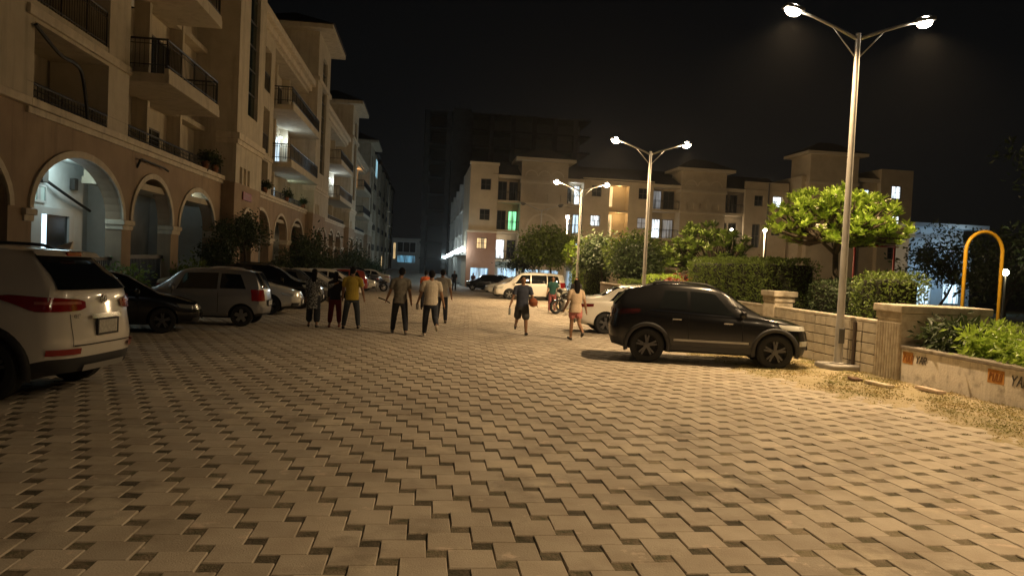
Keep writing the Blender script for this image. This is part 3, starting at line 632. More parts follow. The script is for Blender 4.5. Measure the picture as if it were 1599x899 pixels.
recess(33.2, 35.5, ((dark_glass, dark_glass), (dark_glass, dark_glass), (dark_glass, dark_glass)))
fp('block_wall', far_cream, lambda m: panel(m, 35.5, 40.6, G0, 11.9, [(36.6, 37.7, 9.2, 10.4), (38.8, 39.9, 9.2, 10.4), (36.5, 37.5, 4.5, 7.2), (38.8, 39.9, 6, 7.2)], 0.3, 0.4))
fwin(37.15, 9.8, dark_glass, c=0.0); fwin(39.35, 9.8, lit_white, c=0.0); fwin(37.0, 5.85, dark_glass, 1.0, 2.6, 0.0); fwin(39.35, 6.6, dark_glass, c=0.0)
fp('drain_pipe', frame_d, lambda m: m.tube([(38.2, G0, 0.4), (38.2, 11.8, 0.4)], 0.09, 6))
fp('main_roof', roof_m, lambda m: m.add([(7, GR, 0.4), (41, GR, 0.4), (41, GR + 2.2, -6), (7, GR + 2.2, -6)], [(0, 1, 2, 3)]))
fp('parapet', far_trim, lambda m: m.box(17.0, 25.0, GR, GR + 0.25, -1.8, 0.12))
for a0, a1, p in ((7.9, 10.0, shop_glass), (10.8, 14.6, shop_glass), (15.5, 17.0, shop_glass), (17.6, 19.8, shop_glass), (22.6, 24.8, dark_glass), (28.6, 32.4, dark_glass)): window(TF, fb, a0, a1, G0 + 0.1, G0 + 2.3, 0.38 if 10 < a0 < 15 or 28 < a0 < 33 else 0.0, p, frame_w, 4, 1)
fp('wall_lamp', lit('wall lamp', (1, 0.85, 0.65), 25), lambda m: m.ell((34.2, 6.4, 0.1), 0.16)); point_light('wall_lamp_glow', TF(34.2, 6.3, 0.5), 40, (1, 0.8, 0.55), fb, 0.15)
point_light('shop_glow', TF(9, G0 + 2.4, 1.5), 60, (0.5, 0.8, 1.0), fb, 0.4); point_light('flat_glow', TF(16.2, G3 + 2.0, -0.8), 22, (0.75, 0.9, 1.0), fb, 0.15); point_light('flat_glow', TF(8.2, G1 + 2.0, -0.6), 24, (1.0, 0.9, 0.75), fb, 0.15)
# its long left flank with a row of cold lamps
def TS(a, b, c): return (4.6 - c, a, b)
def fs_(name, material, fn): m = MB(TS); fn(m); return m.build(name, material, fb)
flank_m = mat('flank plaster', (0.52, 0.5, 0.45), 0.8, col2=(0.42, 0.41, 0.38), scale=0.8)
for k in range(9):
    a = 82.2 + k * 11
    fs_('flank_bay', flank_m, lambda m: m.box(a, a + 10.4, G0 - 0.4, 10.8 + (0.9 if k % 3 == 1 else 0), -8, -1.1)); fs_('flank_pier', flank_m, lambda m: m.box(a + 10.0, a + 11.0, G0 - 0.4, 12, -3, 0.05))
    for z in (G1 + 0.4, G2, G3):
        fs_('flank_slab', flank_m, lambda m: m.box(a, a + 10.0, z - 0.25, z, -1.1, -0.1)); window(TS, fb, a + 1, a + 3.2, z + 0.1, z + 2.1, -1.08, dark_glass, frame_d, 2, 1); window(TS, fb, a + 6, a + 8.2, z + 0.1, z + 2.1, -1.08, dark_glass, frame_d, 2, 1)
fs_('canopy', flank_m, lambda m: m.box(81, 180, 2.15, 2.35, -1, 0.7))
cold = lit('cold lamp globe', (0.85, 0.96, 1.0), 40)
for k, a in enumerate((79.0, 86.0, 93.5, 103, 114, 128, 146, 168)):
    fs_('flank_lamp', cold, lambda m: m.ell((a, 2.75 - 0.012 * (a - 80), 0.55), 0.26, 10, 6)); point_light('flank_lamp_glow', TS(a, 2.7 - 0.012 * (a - 80), 0.95), 260 if k else 120, (0.72, 0.92, 1.0), fb, 0.2)
# wing at the right, nearer
YF2 = 77.0
def TW(a, b, c): return (a, YF2 - c, b)
wg = empty('corner_building', (42, YF2, G0), 'taller cream block with hipped tower roof behind the frangipani tree', 'building')
def wp(name, material, fn, parent=None): m = MB(TW); fn(m); return m.build(name, material, parent or wg)
wp('body', far_cream, lambda m: m.box(40.9, 53.5, G0, 12.6, -9, -0.5))
w = wp('tower_wall', far_cream, lambda m: m.box(41.4, 47.0, G0, 14.9, -4, 0.3)); e = wp('eaves', far_trim, lambda m: m.box(40.7, 47.7, 14.9, 15.2, -4.6, 1.0), w)
wp('hip_roof', roof_m, lambda m: m.add([(40.6, 15.2, 1.1), (47.8, 15.2, 1.1), (47.8, 15.2, -4.7), (40.6, 15.2, -4.7), (43.4, 16.6, -1.8), (45, 16.6, -1.8)], [(0, 1, 5, 4), (2, 3, 4, 5), (1, 2, 5), (3, 0, 4)]), w)
wp('tower_band', far_trim, lambda m: m.box(41.3, 47.1, 11.7, 12.0, -1, 0.42), w)
wp('end_block', far_cream, lambda m: m.box(49.8, 53.6, G0, 13.8, -6, 0.2)); wp('cornice', far_trim, lambda m: m.box(46.9, 50, 12.3, 12.7, -1, 0.0))
for a, z, p in ((48.3, 10.8, lit_cool), (47.6, 10.7, lit_dim), (51.6, 11.3, lit_white), (51.6, 8.0, lit_white), (48.2, 7.4, dark_glass), (51.6, 4.6, dark_glass)): window(TW, wg, a - 0.55, a + 0.55, z - 0.7, z + 0.7, 0.21 if a > 50 else -0.49, p, frame_d, 2, 2)

# unfinished tower behind
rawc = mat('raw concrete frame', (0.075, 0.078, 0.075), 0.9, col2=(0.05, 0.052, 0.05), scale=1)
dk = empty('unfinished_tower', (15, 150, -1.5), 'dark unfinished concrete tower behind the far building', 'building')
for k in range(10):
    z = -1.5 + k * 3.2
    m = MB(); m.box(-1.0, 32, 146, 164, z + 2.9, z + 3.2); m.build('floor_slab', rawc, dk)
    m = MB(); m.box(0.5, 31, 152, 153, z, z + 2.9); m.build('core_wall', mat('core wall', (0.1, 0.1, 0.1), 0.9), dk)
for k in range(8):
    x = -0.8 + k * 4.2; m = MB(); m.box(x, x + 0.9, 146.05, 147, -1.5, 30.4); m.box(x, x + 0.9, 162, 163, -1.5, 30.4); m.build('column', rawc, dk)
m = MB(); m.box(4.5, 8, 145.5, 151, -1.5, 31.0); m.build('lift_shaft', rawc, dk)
# small lit building closing the street
he = empty('street_end_house', (-4.6, 185, -1.6), 'small house with pale blue light closing the street', 'building')
m = MB(); m.box(-8, -0.5, 185, 192, -1.6, 6.2); m.build('wall', flank_m, he)
m = MB(); m.box(-8.3, -0.2, 184.5, 192.3, 6.2, 6.6); m.build('roof', roof_m, he)
TE = lambda a, b, c: (a, 185 - c, b)
window(TE, he, -6.8, -2.0, 2.6, 5.4, 0.02, dark_glass, frame_w, 3, 1, 0.2); window(TE, he, -7.6, -7.0, 1.0, 5.0, 0.02, lit_warm, frame_w, 1, 1); window(TE, he, -6.6, -2.2, 0.2, 2.0, 0.02, lit('blue shop light', (0.2, 0.55, 0.8), 0.5), frame_w, 3, 1)
# white house lit from below, right
bh = empty('white_house', (38.5, 52, -0.5), 'bluish white lit house half hidden behind park trees', 'building')
hw_ = mat('white house wall', (0.7, 0.74, 0.78), 0.7, col2=(0.55, 0.6, 0.66), scale=0.7)
m = MB(); m.box(36.3, 41.5, 52, 53.6, -0.6, 4.9); m.build('wall', hw_, bh)
m = MB(); m.box(36.0, 42, 51.0, 54, 5.7, 6.0); m.build('roof', hw_, bh); m = MB(); m.box(37, 41, 52.4, 53.4, 4.9, 5.7); m.build('attic_wall', hw_, bh)
TB = lambda a, b, c: (a, 52 - c, b)
window(TB, bh, 36.9, 38.3, 3.0, 4.2, 0.02, dark_glass, frame_w, 3, 1); window(TB, bh, 36.9, 38.3, -0.2, 1.4, 0.02, lit_cool, frame_w, 3, 1); window(TB, bh, 39.2, 40.6, 0, 1.6, 0.02, lit_cool, frame_w, 3, 2)
point_light('house_glow', (38.2, 49.5, 2.4), 150, (0.45, 0.75, 1.0), bh, 0.3); point_light('eaves_glow', (39.5, 50.0, 5.0), 30, (0.75, 0.95, 1.0), bh, 0.2)

# ------------------------------------------------------------------ right-hand wall, pillars and planter
stain_w = mat('stained white wall paint', (0.80, 0.74, 0.66), 0.85, col2=(0.24, 0.195, 0.15), scale=3.2, detail=8, bump=0.3, bscale=25, fac=(0.52, 0.72), streak=0.8)
tile_m = mat('beige cladding tile', (0.50, 0.44, 0.34), 0.8, col2=(0.38, 0.33, 0.25), scale=5, bump=0.3, bscale=50, isl=0.12)
grout_m = mat('dark grout', (0.13, 0.1, 0.075), 0.9)
flute_m = mat('fluted cladding', (0.52, 0.46, 0.36), 0.8, col2=(0.36, 0.3, 0.22), scale=6, bump=0.3)
WX = 8.75
lw = empty('planter_wall', (WX, 8, gz(8)), 'low stained white planter wall with orange painted patches', 'wall')
m = MB(); n = 18
for k in range(n):
    y0, y1 = 2.0 + (12.55 - 2.0) * k / n, 2.0 + (12.55 - 2.0) * (k + 1) / n
    m.add([(WX, y0, gz(y0) - .1), (WX, y1, gz(y1) - .1), (WX, y1, 0.40), (WX, y0, 0.42), (WX + .2, y0, gz(y0) - .1), (WX + .2, y1, gz(y1) - .1), (WX + .2, y1, 0.40), (WX + .2, y0, 0.42)], [(0, 1, 2, 3), (4, 7, 6, 5), (3, 2, 6, 7)])
m.build('wall', stain_w, lw)
m = MB(); m.bbox(WX - 0.035, WX + 0.24, 2.0, 12.54, 0.41, 0.47, 0.012); m.build('coping', mat('weathered coping', (0.17, 0.14, 0.11), 0.9, col2=(0.3, 0.26, 0.2), scale=5), lw)
orange_p = mat('faded orange paint', (0.5, 0.2, 0.03), 0.8, col2=(0.62, 0.33, 0.1), scale=14); ink = mat('black brush paint', (0.07, 0.062, 0.055), 0.9, col2=(0.3, 0.26, 0.22), scale=30, fac=(.45, .75)); ink2 = mat('brown brush paint', (0.28, 0.1, 0.02), 0.8)
TP = lambda a, b, c: (WX - c, a, b)      # a runs along the wall
def strokes(y, z, h, segs, material, w=0.012):
    m = MB()
    for (a0, b0), (a1, b1) in segs:
        p0, p1 = Vector((WX - 0.007, y - (a0 + .22 * b0) * h, z + b0 * h)), Vector((WX - 0.007, y - (a1 + .22 * b1) * h, z + b1 * h)); d = (p1 - p0).normalized(); s = d.cross(Vector((1, 0, 0))) * w
        m.obox((p0 + p1) / 2, (p1 - p0) / 2, s, (0.002, 0, 0))
    m.build('lettering', material, lw)
glyph = {'Y': [((0, 1), (.3, .5)), ((.6, 1), (.3, .5)), ((.3, .5), (.3, 0))], 'A': [((0, 0), (.3, 1)), ((.3, 1), (.6, 0)), ((.12, .4), (.48, .4))], 'R': [((0, 0), (0, 1)), ((0, 1), (.5, .95)), ((.5, .95), (.5, .55)), ((.5, .55), (0, .5)), ((.15, .5), (.6, 0))]}
for y0, z0, h in ((12.14, 0.2, 0.13), (10.0, 0.17, 0.16)):
    for k, ch in enumerate('YAR'): strokes(y0 - k * 0.75 * h, z0, h, glyph[ch], ink)
for y0, y1, z0, z1 in ((12.22, 12.5, 0.16, 0.37), (10.12, 10.45, 0.15, 0.36)):
    m = MB(); m.box(WX - 0.004, WX - 0.001, y0, y1, z0, z1); m.build('painted_patch', orange_p, lw)
    strokes(y1 - 0.03, z0 + 0.04, 0.12, [((0, 0), (0, 1)), ((0, 1), (.4, .8)), ((.4, .8), (0, .5)), ((.6, 0), (.6, 1)), ((.6, 0), (1, 0)), ((1, 0), (1, 1)), ((1.25, 0), (1.25, 1)), ((1.25, 0), (1.55, 0)), ((1.7, 0), (1.7, 1)), ((1.7, 1), (2, 1)), ((2, 1), (2, 0))], ink2, 0.008)
gw = empty('tiled_wall', (WX, 18, gz(18)), 'beige wall clad in grid of tiles behind the black SUV', 'wall')
m = MB(); m.box(WX + 0.012, WX + 0.22, 13.3, 36, -0.8, 0.80); m.build('backing', grout_m, gw)
m = MB(); m.bbox(WX - 0.02, WX + 0.25, 13.3, 36, 0.80, 0.86, 0.012); m.build('coping', flute_m, gw)
mbt = MB(); mbt.bbox(-0.02, 0.012, -0.214, 0.214, -0.093, 0.093, 0.006); tme = mbt.mesh('tile', tile_m)
for i in range(34):
    for j in range(6):
        y = 13.55 + i * 0.452; z = 0.70 - j * 0.205
        if z < gz(y) - 0.05 or y > 28.6: continue
        o = bpy.data.objects.new('tile', tme); COL.objects.link(o); o.parent = gw
        o.location = (WX + random.gauss(0, 0.003) - WX, y - 18, z - gz(18)); o.rotation_euler = (random.gauss(0, 0.006), 0, random.gauss(0, 0.01))
def pillar(label, y0, y1, top, beam):
    r = empty('wall_pillar', (WX + 0.2, (y0 + y1) / 2, gz(y0)), label, 'pillar')
    m = MB(); m.box(WX - 0.03, WX + 0.45, y0, y1, gz(y1) - 0.1, top); m.build('shaft', flute_m, r)
    nrib = 9; m = MB()
    for k in range(nrib):
        yy = y0 + (k + 0.5) * (y1 - y0) / nrib; m.tube([(WX - 0.03, yy, gz(y1) - 0.05), (WX - 0.03, yy, top - 0.2)], (y1 - y0) / nrib * 0.46, 8)
    m.build('fluted_face', flute_m, r)
    m = MB(); m.bbox(WX - 0.09, WX + (1.75 if beam else 0.55), y0 - 0.06, y1 + 0.08, top, top + 0.14, 0.02)
    m.bbox(WX - 0.05, WX + (1.7 if beam else 0.5), y0 - 0.02, y1 + 0.04, top - 0.14, top, 0.02); m.build('cap', flute_m, r)
    return r
pillar('fluted beige pillar with heavy slab cap beside the lamp post', 12.56, 13.28, 1.06, True)
pillar('beige wall pillar between two hedges behind the black SUV', 17.5, 18.1, 1.1, False)
m = MB(); m.tube([(WX - 0.05, 13.98, gz(14) - 0.05), (WX - 0.05, 13.98, 0.78)], 0.035, 8)
tag(m.build('conduit', mat('rusty dark conduit', (0.07, 0.05, 0.035), 0.8)), 'dark vertical pipe on the tiled wall beside the lamp post', 'pipe')
for lab, x, y, rz, m_ in (('pale loose slab nearest the pillar foot', 7.82, 11.75, 0.25, (0.62, 0.52, 0.38)), ('pale loose slab alone in the grass by the planter wall', 8.36, 11.2, 0.15, (0.6, 0.46, 0.34)), ('dark brown brick lying in the grass', 7.72, 12.3, -0.2, (0.14, 0.08, 0.05))):
    m = MB(); m.bbox(-0.09, 0.09, -0.24 if m_[0] > .3 else -.13, 0.24 if m_[0] > .3 else .13, 0, 0.055, 0.012); o = m.build('loose_slab', mat(lab, m_, 0.9, col2=tuple(c * 0.7 for c in m_), scale=12, bump=0.4))
    o.location = (x, y, gz(y) + verge_h(x, y) + 0.004); o.rotation_euler = (0.02, 0.05, rz); tag(o, lab, 'slab')

# ------------------------------------------------------------------ street lamps
lens_m = lit('lamp lens', (1.0, 0.86, 0.66), 60)
def lamp_post(label, y, top, x=8.45, w=LAMP_W, rz=0.0, spill=0.33, on=True):
    r = empty('street_lamp', (x, y, gz(y)), label, 'street lamp', 'double street lamps along the right wall', rz); h = top - gz(y)
    m = MB(); m.bbox(-0.33, 0.33, -0.33, 0.33, -0.1, 0.13, 0.03); m.build('footing', conc, r, world=False)
    m = MB(); m.lathe([(0.0, 0.13), (0.16, 0.13), (0.16, 0.15), (0.085, 0.16), (0.085, 0.9), (0.075, 1.0), (0.05, h), (0.0, h)], 16); m.build('pole', steel, r, smooth=True, world=False, auto=0.6)
    m = MB(); m.bbox(-0.06, 0.06, -0.1, -0.07, 0.55, 0.85, 0.008); m.build('service_door', dk_metal, r, world=False)
    for s in (-1, 1):
        m = MB(); m.tube([(0, 0, h - 0.12), (s * 0.45, 0, h + 0.06), (s * 0.95, 0, h + 0.24), (s * 1.2, 0, h + 0.31)], [0.035, 0.032, 0.03, 0.028], 8); m.tube([(s * 0.02, 0, h - 0.5), (s * 0.55, 0, h + 0.08)], 0.014, 6); m.build('arm', steel, r, True, False)
        m = MB(); c = math.cos(0.25 * s); sn = math.sin(0.25 * s)
        R = Matrix.Rotation(-0.2 * s, 3, 'Y'); P = Vector((s * 1.4, 0, h + 0.37))
        m.T = lambda a, b, cc: P + R @ Vector((a, b, cc)); m.bbox(-0.2, 0.2, -0.12, 0.12, -0.03, 0.045, 0.02); m.box(-0.13, 0.13, -0.06, 0.06, 0.045, 0.075); hd = m.build('lamp_head', dk_metal, r, world=False)
        m = MB(m.T); m.ell((0, 0, -0.03), (0.165, 0.115, 0.12), 16, 8); m.build('lens', lens_m if on else dk_metal, hd, True, False)
        if not on: continue
        d = bpy.data.lights.new('lamp_light', 'SPOT'); d.energy = w; d.color = LAMP; d.shadow_soft_size = 0.1; d.spot_size = rad(141); d.spot_blend = 0.6
        lo = bpy.data.objects.new('lamp_light', d); COL.objects.link(lo); lo.parent = hd; lo.location = P + R @ Vector((0, 0, -0.17))
        d = bpy.data.lights.new('lamp_spill', 'POINT'); d.energy = w * spill; d.color = LAMP; d.shadow_soft_size = 0.1
        lo = bpy.data.objects.new('lamp_spill', d); COL.objects.link(lo); lo.parent = hd; lo.location = P + R @ Vector((0, 0, -0.2))
    return r
lamp_post('tallest double street lamp, beside the fluted pillar at the right', 14.1, 6.55, spill=0.0)
lamp_post('double street lamp rising behind the black SUV roof', 27.7, 6.12, spill=0.04)
lamp_post('double street lamp standing beyond the second one, before the far building', 40.2, 5.8)
lamp_post('double street lamp just outside the picture on the right', 0.7, 6.7, w=2500, spill=0.0)
lamp_post('dark unlit double street lamp in front of the first far tower', 54.0, 5.6, on=False)
def short_lamp(label, x, y, top, w):
    r = empty('post_lamp', (x, y, gz(y)), label, 'street lamp'); h = top - gz(y)
    m = MB(); m.lathe([(0, 0), (.09, 0), (.09, .3), (.05, .4), (.04, h), (0, h)], 12); m.build('pole', steel, r, True, False)
    m = MB(); m.lathe([(0, h + .34), (.2, h + .28), (.24, h + .22), (0, h + .22)], 14); m.build('hood', dk_metal, r, True, False)
    m = MB(); m.ell((0, 0, h + .1), (.17, .17, .15), 12, 8); m.build('globe', lens_m, r, True, False); point_light('globe_light', (x, y - .3, top), w, LAMP, r, .12)
short_lamp('short lit post lamp in front of the far building', 13.3, 69.0, 6.0, 1900)
short_lamp('small lit post lamp before the far right block', 31.5, 66.0, 5.6, 1300)
# dark unlit post with curved arm and small lit garden lamps
g = empty('garden_lamp', (21.35, 25, 0.1), 'short park lamp shining beside the yellow arch', 'lamp')
m = MB(); m.tube([(0, 0, 0), (0, 0, 1.95)], 0.035, 8); m.build('post', dk_metal, g, world=False)
m = MB(); m.ell((0, 0, 2.02), 0.12); m.build('globe', lit('garden globe', (1, 0.9, 0.6), 50), g, world=False, smooth=True); point_light('globe_light', (21.35, 24.8, 2.1), 25, (1, 0.85, 0.5), g)
# playground pieces
ya = empty('play_arch', (13.9, 17, 0.25), 'tall yellow tube arch standing in the park', 'play arch')
m = MB(); R0 = 0.5; pts = [(-R0, 0, 0), (-R0, 0, 2.2)] + [(-R0 * math.cos(t), 0, 2.2 + R0 * 1.02 * math.sin(t)) for t in np.linspace(0.15, PI - 0.15, 14)] + [(R0, 0, 2.2), (R0, 0, 0)]
m.tube(pts, 0.045, 10); m.build('tube', mat('yellow paint', (0.78, 0.43, 0.03), 0.4), ya, True, False)
sw = empty('swing_frame', (15.6, 24, 0.1), 'red steel swing frame behind the clipped hedge', 'swing frame')
redp = mat('red frame paint', (0.35, 0.03, 0.02), 0.45)
for x in (-0.85, 0.62):
    m = MB(); m.tube([(x, 0, 0), (x, 0, 2.75)], 0.04, 8); m.build('post', redp, sw, True, False)
m = MB(); m.tube([(-1.0, 0, 2.7), (0.75, 0, 2.7)], 0.04, 8); m.build('cross_bar', redp, sw, True, False)

# ------------------------------------------------------------------ plants
bark = mat('bark', (0.10, 0.075, 0.05), 0.9, col2=(0.06, 0.045, 0.03), scale=12, bump=0.5)
leaf_br = mat('frangipani leaf', (0.30, 0.42, 0.06), 0.4, isl=0.3, trans=0.35)
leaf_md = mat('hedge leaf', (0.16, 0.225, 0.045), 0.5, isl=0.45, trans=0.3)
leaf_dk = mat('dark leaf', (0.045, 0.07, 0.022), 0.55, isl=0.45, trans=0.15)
leaf_red = mat('red croton leaf', (0.28, 0.05, 0.02), 0.55, isl=0.4, trans=0.2)
flower = mat('white blossom', (0.75, 0.7, 0.6), 0.6)
core_m = mat('dark hedge filler', (0.02, 0.022, 0.01), 0.95)

def crown_obj(parent, name, V, F, m_):
    L = parent.location; V = V - np.array(L); return link(name, np_mesh(name, V, F, m_), parent)

def tree(label, base, height, centre, radii, m_, nclus=45, per=60, leaf=(0.10, 0.2), wid=0.45, spread=0.32, trunk=0.09, cat='tree', name='tree', group=None, trunks=1, shell=0.55):
    r = empty(name, base, label, cat, group)
    c = np.array(centre); rd = np.array(radii)
    P = RNG.normal(size=(nclus, 3)); P /= np.linalg.norm(P, axis=1, keepdims=True); P *= RNG.uniform(shell, 1.0, (nclus, 1)) ; P[:, 2] = np.where(P[:, 2] < -0.5, P[:, 2] * 0.5, P[:, 2])
    tips = c + P * rd * (1 + 0.18 * RNG.normal(size=(nclus, 1)))
    m = MB()
    for t in range(trunks):
        b = Vector(base) + Vector((random.gauss(0, 0.05), random.gauss(0, 0.05), -0.1)) * (trunks > 1 or 0.001)
        f = Vector(c) + Vector((0, 0, -rd[2] * 0.55)); mid = b.lerp(f, 0.5) + Vector((random.gauss(0, 0.08), random.gauss(0, 0.08), 0))
        m.tube([b, mid, f, Vector(c)], [trunk, trunk * 0.8, trunk * 0.6, trunk * 0.25], 7)
    for tp in tips[: min(nclus, 40)]:
        a = Vector(c) + Vector((0, 0, -rd[2] * random.uniform(0.2, 0.7))); mid = a.lerp(Vector(tp), 0.5) + Vector((0, 0, -0.05)); m.tube([a, mid, tp], [trunk * 0.4, trunk * 0.25, trunk * 0.1], 5, False)
    m.build('trunk', bark, r, True)
    n = nclus * per; ci = np.repeat(np.arange(nclus), per); sz = RNG.uniform(0.6, 1.25, nclus)[ci][:, None] * spread
    O = RNG.normal(size=(n, 3)) * sz * np.array([1, 1, 0.7]); C = tips[ci] + O
    D = O / (np.linalg.norm(O, axis=1, keepdims=True) + 1e-6) + RNG.normal(size=(n, 3)) * 0.6 + np.array([0, 0, -0.15])
    Ln = RNG.uniform(leaf[0], leaf[1], n); V, F = leaves(C, D, Ln, Ln * wid); crown_obj(r, 'crown', V, F, m_)
    return r

def frangipani(label, base, centre, radii, ntips, m_, nflow=14, leaf=(0.2, 0.36), trunk=0.09, group=None):
    r = empty('frangipani_tree', base, label, 'tree', group); c = np.array(centre); rd = np.array(radii)
    P = RNG.normal(size=(ntips, 3)); P /= np.linalg.norm(P, axis=1, keepdims=True); P[:, 2] = np.where(P[:, 2] < -.55, -.55 + (P[:, 2] + .55) * .2, P[:, 2]); P *= RNG.uniform(0.5, 1.0, (ntips, 1)); tips = c + P * rd
    m = MB(); b = Vector(base) - Vector((0, 0, 0.1)); f = Vector(c) - Vector((0, 0, rd[2] * 0.75)); m.tube([b, b.lerp(f, 0.5) + Vector((0.06, 0.03, 0)), f], [trunk, trunk * 0.85, trunk * 0.75], 8)
    hubs = [f + Vector((random.uniform(-1, 1) * rd[0] * 0.45, random.uniform(-1, 1) * rd[1] * 0.45, rd[2] * random.uniform(0.2, 0.5))) for _ in range(7)]
    for h in hubs: m.tube([f - Vector((0, 0, 0.1)), f.lerp(h, 0.5) + Vector((0, 0, -0.05)), h], [trunk * 0.65, trunk * 0.5, trunk * 0.4], 6)
    for t in tips:
        h = min(hubs, key=lambda q: (q - Vector(t)).length); m.tube([h, h.lerp(Vector(t), 0.6) + Vector((0, 0, -0.06)), t], [trunk * 0.38, trunk * 0.3, trunk * 0.2], 5, False)
    m.build('trunk', bark, r, True)
    C, D, Ln = [], [], []
    for t in tips:
        out = (t - c) / rd; k = random.randint(15, 22); a0 = random.random() * 6
        for i in range(k):
            a = a0 + i * 2.4; el = random.uniform(0.1, 1.3); d = np.array([math.cos(a) * math.cos(el), math.sin(a) * math.cos(el), math.sin(el)]) + out * 0.35
            C.append(t + RNG.normal(size=3) * 0.03); D.append(d); Ln.append(random.uniform(*leaf))
    Ln = np.array(Ln); D = np.array(D); N = np.tile(np.array([[0, 0, 1.0]]), (len(D), 1)) + RNG.normal(size=D.shape) * 0.25
    V, F = leaves(C, D, Ln, Ln * 0.42, 0.15, N); crown_obj(r, 'crown', V, F, m_)
    C, D = [], []
    for t in tips[RNG.permutation(ntips)[:nflow]]:
        for q in range(random.randint(3, 7)):
            p = t + np.array([random.gauss(0, 0.07), random.gauss(0, 0.07), random.uniform(0.06, 0.16)]) + (t - c) / rd * 0.12
            for i in range(5): a = i * 1.257; C.append(p); D.append((math.cos(a), math.sin(a), 0.5))
    if C:
        V, F = leaves(C, D, 0.055, 0.04); crown_obj(r, 'blossom', V, F, flower)
    return r

def hedge(label, x0, x1, y0, y1, z0, z1, m_, dens=420, leaf=(0.05, 0.1), name='hedge', round_=0.12):
    r = empty(name, ((x0 + x1) / 2, (y0 + y1) / 2, z0), label, 'hedge')
    m = MB(); i = 0.1; m.bbox(x0 + i, x1 - i, y0 + i, y1 - i, z0, z1 - i, 0.08); m.build('dark_core', core_m, r)  # solid dark filler box, added behind the leaves for opacity
    fa = [((y1 - y0) * (z1 - z0), 0), ((y1 - y0) * (z1 - z0), 1), ((x1 - x0) * (z1 - z0), 2), ((x1 - x0) * (z1 - z0), 3), ((x1 - x0) * (y1 - y0), 4)]
    C = []; D = []
    for ar, k in fa:
        n = int(ar * dens); u, v = RNG.random(n), RNG.random(n); dd = RNG.exponential(0.05, n) - 0.03
        X = x0 + u * (x1 - x0); Y = y0 + (u if k < 2 else v) * (y1 - y0); Z = z0 + v * (z1 - z0)
        if k == 0: P = np.stack([x0 + dd, Y, Z], 1); q = (-1, 0, 0.3)
        elif k == 1: P = np.stack([x1 - dd, Y, Z], 1); q = (1, 0, 0.3)
        elif k == 2: P = np.stack([X, y0 + dd, Z], 1); q = (0, -1, 0.3)
        elif k == 3: P = np.stack([X, y1 - dd, Z], 1); q = (0, 1, 0.3)
        else: P = np.stack([X, Y, z1 - dd], 1); q = (0, 0, 1)
        # round the upper edges
        ex = np.minimum(np.minimum(P[:, 0] - x0, x1 - P[:, 0]), np.minimum(P[:, 1] - y0, y1 - P[:, 1])); P[:, 2] -= np.clip(round_ - ex, 0, 1) * np.clip((P[:, 2] - z0) / (z1 - z0), 0, 1) ** 2 * 0.7
        P += 0.035 * np.sin(P[:, [1, 2, 0]] * 7)
        C.append(P); D.append(np.tile(np.array([q], float), (n, 1)) + RNG.normal(size=(n, 3)) * 0.7)
    C = np.concatenate(C); D = np.concatenate(D); Ln = RNG.uniform(*leaf, len(C)); V, F = leaves(C, D, Ln, Ln * 0.5); crown_obj(r, 'foliage', V, F, m_)
    return r

# right side, near to far
frangipani('brightly lit frangipani tree behind the nearest lamp pole', (10.3, 17.6, 0.2), (10.3, 17.6, 3.0), (1.85, 1.55, 0.88), 240, leaf_br, 22, (0.17, 0.29))
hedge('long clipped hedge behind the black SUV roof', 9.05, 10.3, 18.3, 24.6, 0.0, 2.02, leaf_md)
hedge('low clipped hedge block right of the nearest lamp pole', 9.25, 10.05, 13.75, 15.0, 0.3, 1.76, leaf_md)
hedge('dark-leaved hedge between pillar and nearest lamp', 9.5, 10.4, 15.2, 17.4, 0.2, 1.55, leaf_dk)
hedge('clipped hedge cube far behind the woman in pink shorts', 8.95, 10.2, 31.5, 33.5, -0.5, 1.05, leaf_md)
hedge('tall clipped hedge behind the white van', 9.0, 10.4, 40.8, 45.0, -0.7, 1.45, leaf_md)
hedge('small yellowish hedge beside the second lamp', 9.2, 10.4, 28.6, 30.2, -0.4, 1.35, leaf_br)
for k, (x, y, rr, lab) in enumerate(((9.45, 12.0, 0.36, 'leafy planter shrub next to the fluted pillar'), (9.4, 11.1, 0.42, 'second bright shrub in the planter'), (9.4, 10.1, 0.4, 'third planter shrub with pale leaf tips'), (9.4, 9.15, 0.42, 'planter shrub at the right picture edge'), (9.4, 8.1, 0.42, 'planter shrub beyond the right picture edge'))):
    tree(lab, (x, y, 0.35), 1, (x, y, 0.66), (rr + 0.14, rr + 0.1, 0.27), leaf_br if k else leaf_dk, 26, 34, (0.09, 0.2), 0.38, 0.13, 0.02, 'shrub', 'planter_shrub', 'shrubs in the low planter', 3, 0.3)
hedge('flat low hedge behind the planter shrubs', 10.3, 13.5, 8.5, 16.0, 0.3, 0.78, leaf_md, 160)
frangipani('broad dark frangipani behind the second lamp with white blossoms', (12.2, 31, -0.1), (12.2, 31, 2.3), (1.9, 1.7, 1.4), 170, leaf_md, 14, (0.22, 0.4))
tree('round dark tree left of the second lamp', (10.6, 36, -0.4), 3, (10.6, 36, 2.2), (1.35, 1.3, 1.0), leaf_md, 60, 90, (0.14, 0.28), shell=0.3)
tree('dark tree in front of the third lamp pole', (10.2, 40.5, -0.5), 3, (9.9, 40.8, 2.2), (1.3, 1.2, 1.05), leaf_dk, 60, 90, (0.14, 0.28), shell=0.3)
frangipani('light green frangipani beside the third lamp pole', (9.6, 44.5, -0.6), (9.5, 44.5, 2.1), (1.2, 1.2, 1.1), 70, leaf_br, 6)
tree('large dark spreading tree behind the white van', (9.2, 52, -0.7), 4, (8.9, 52, 2.6), (2.3, 1.8, 1.35), leaf_md, 90, 100, (0.18, 0.34), spread=0.4, shell=0.3)
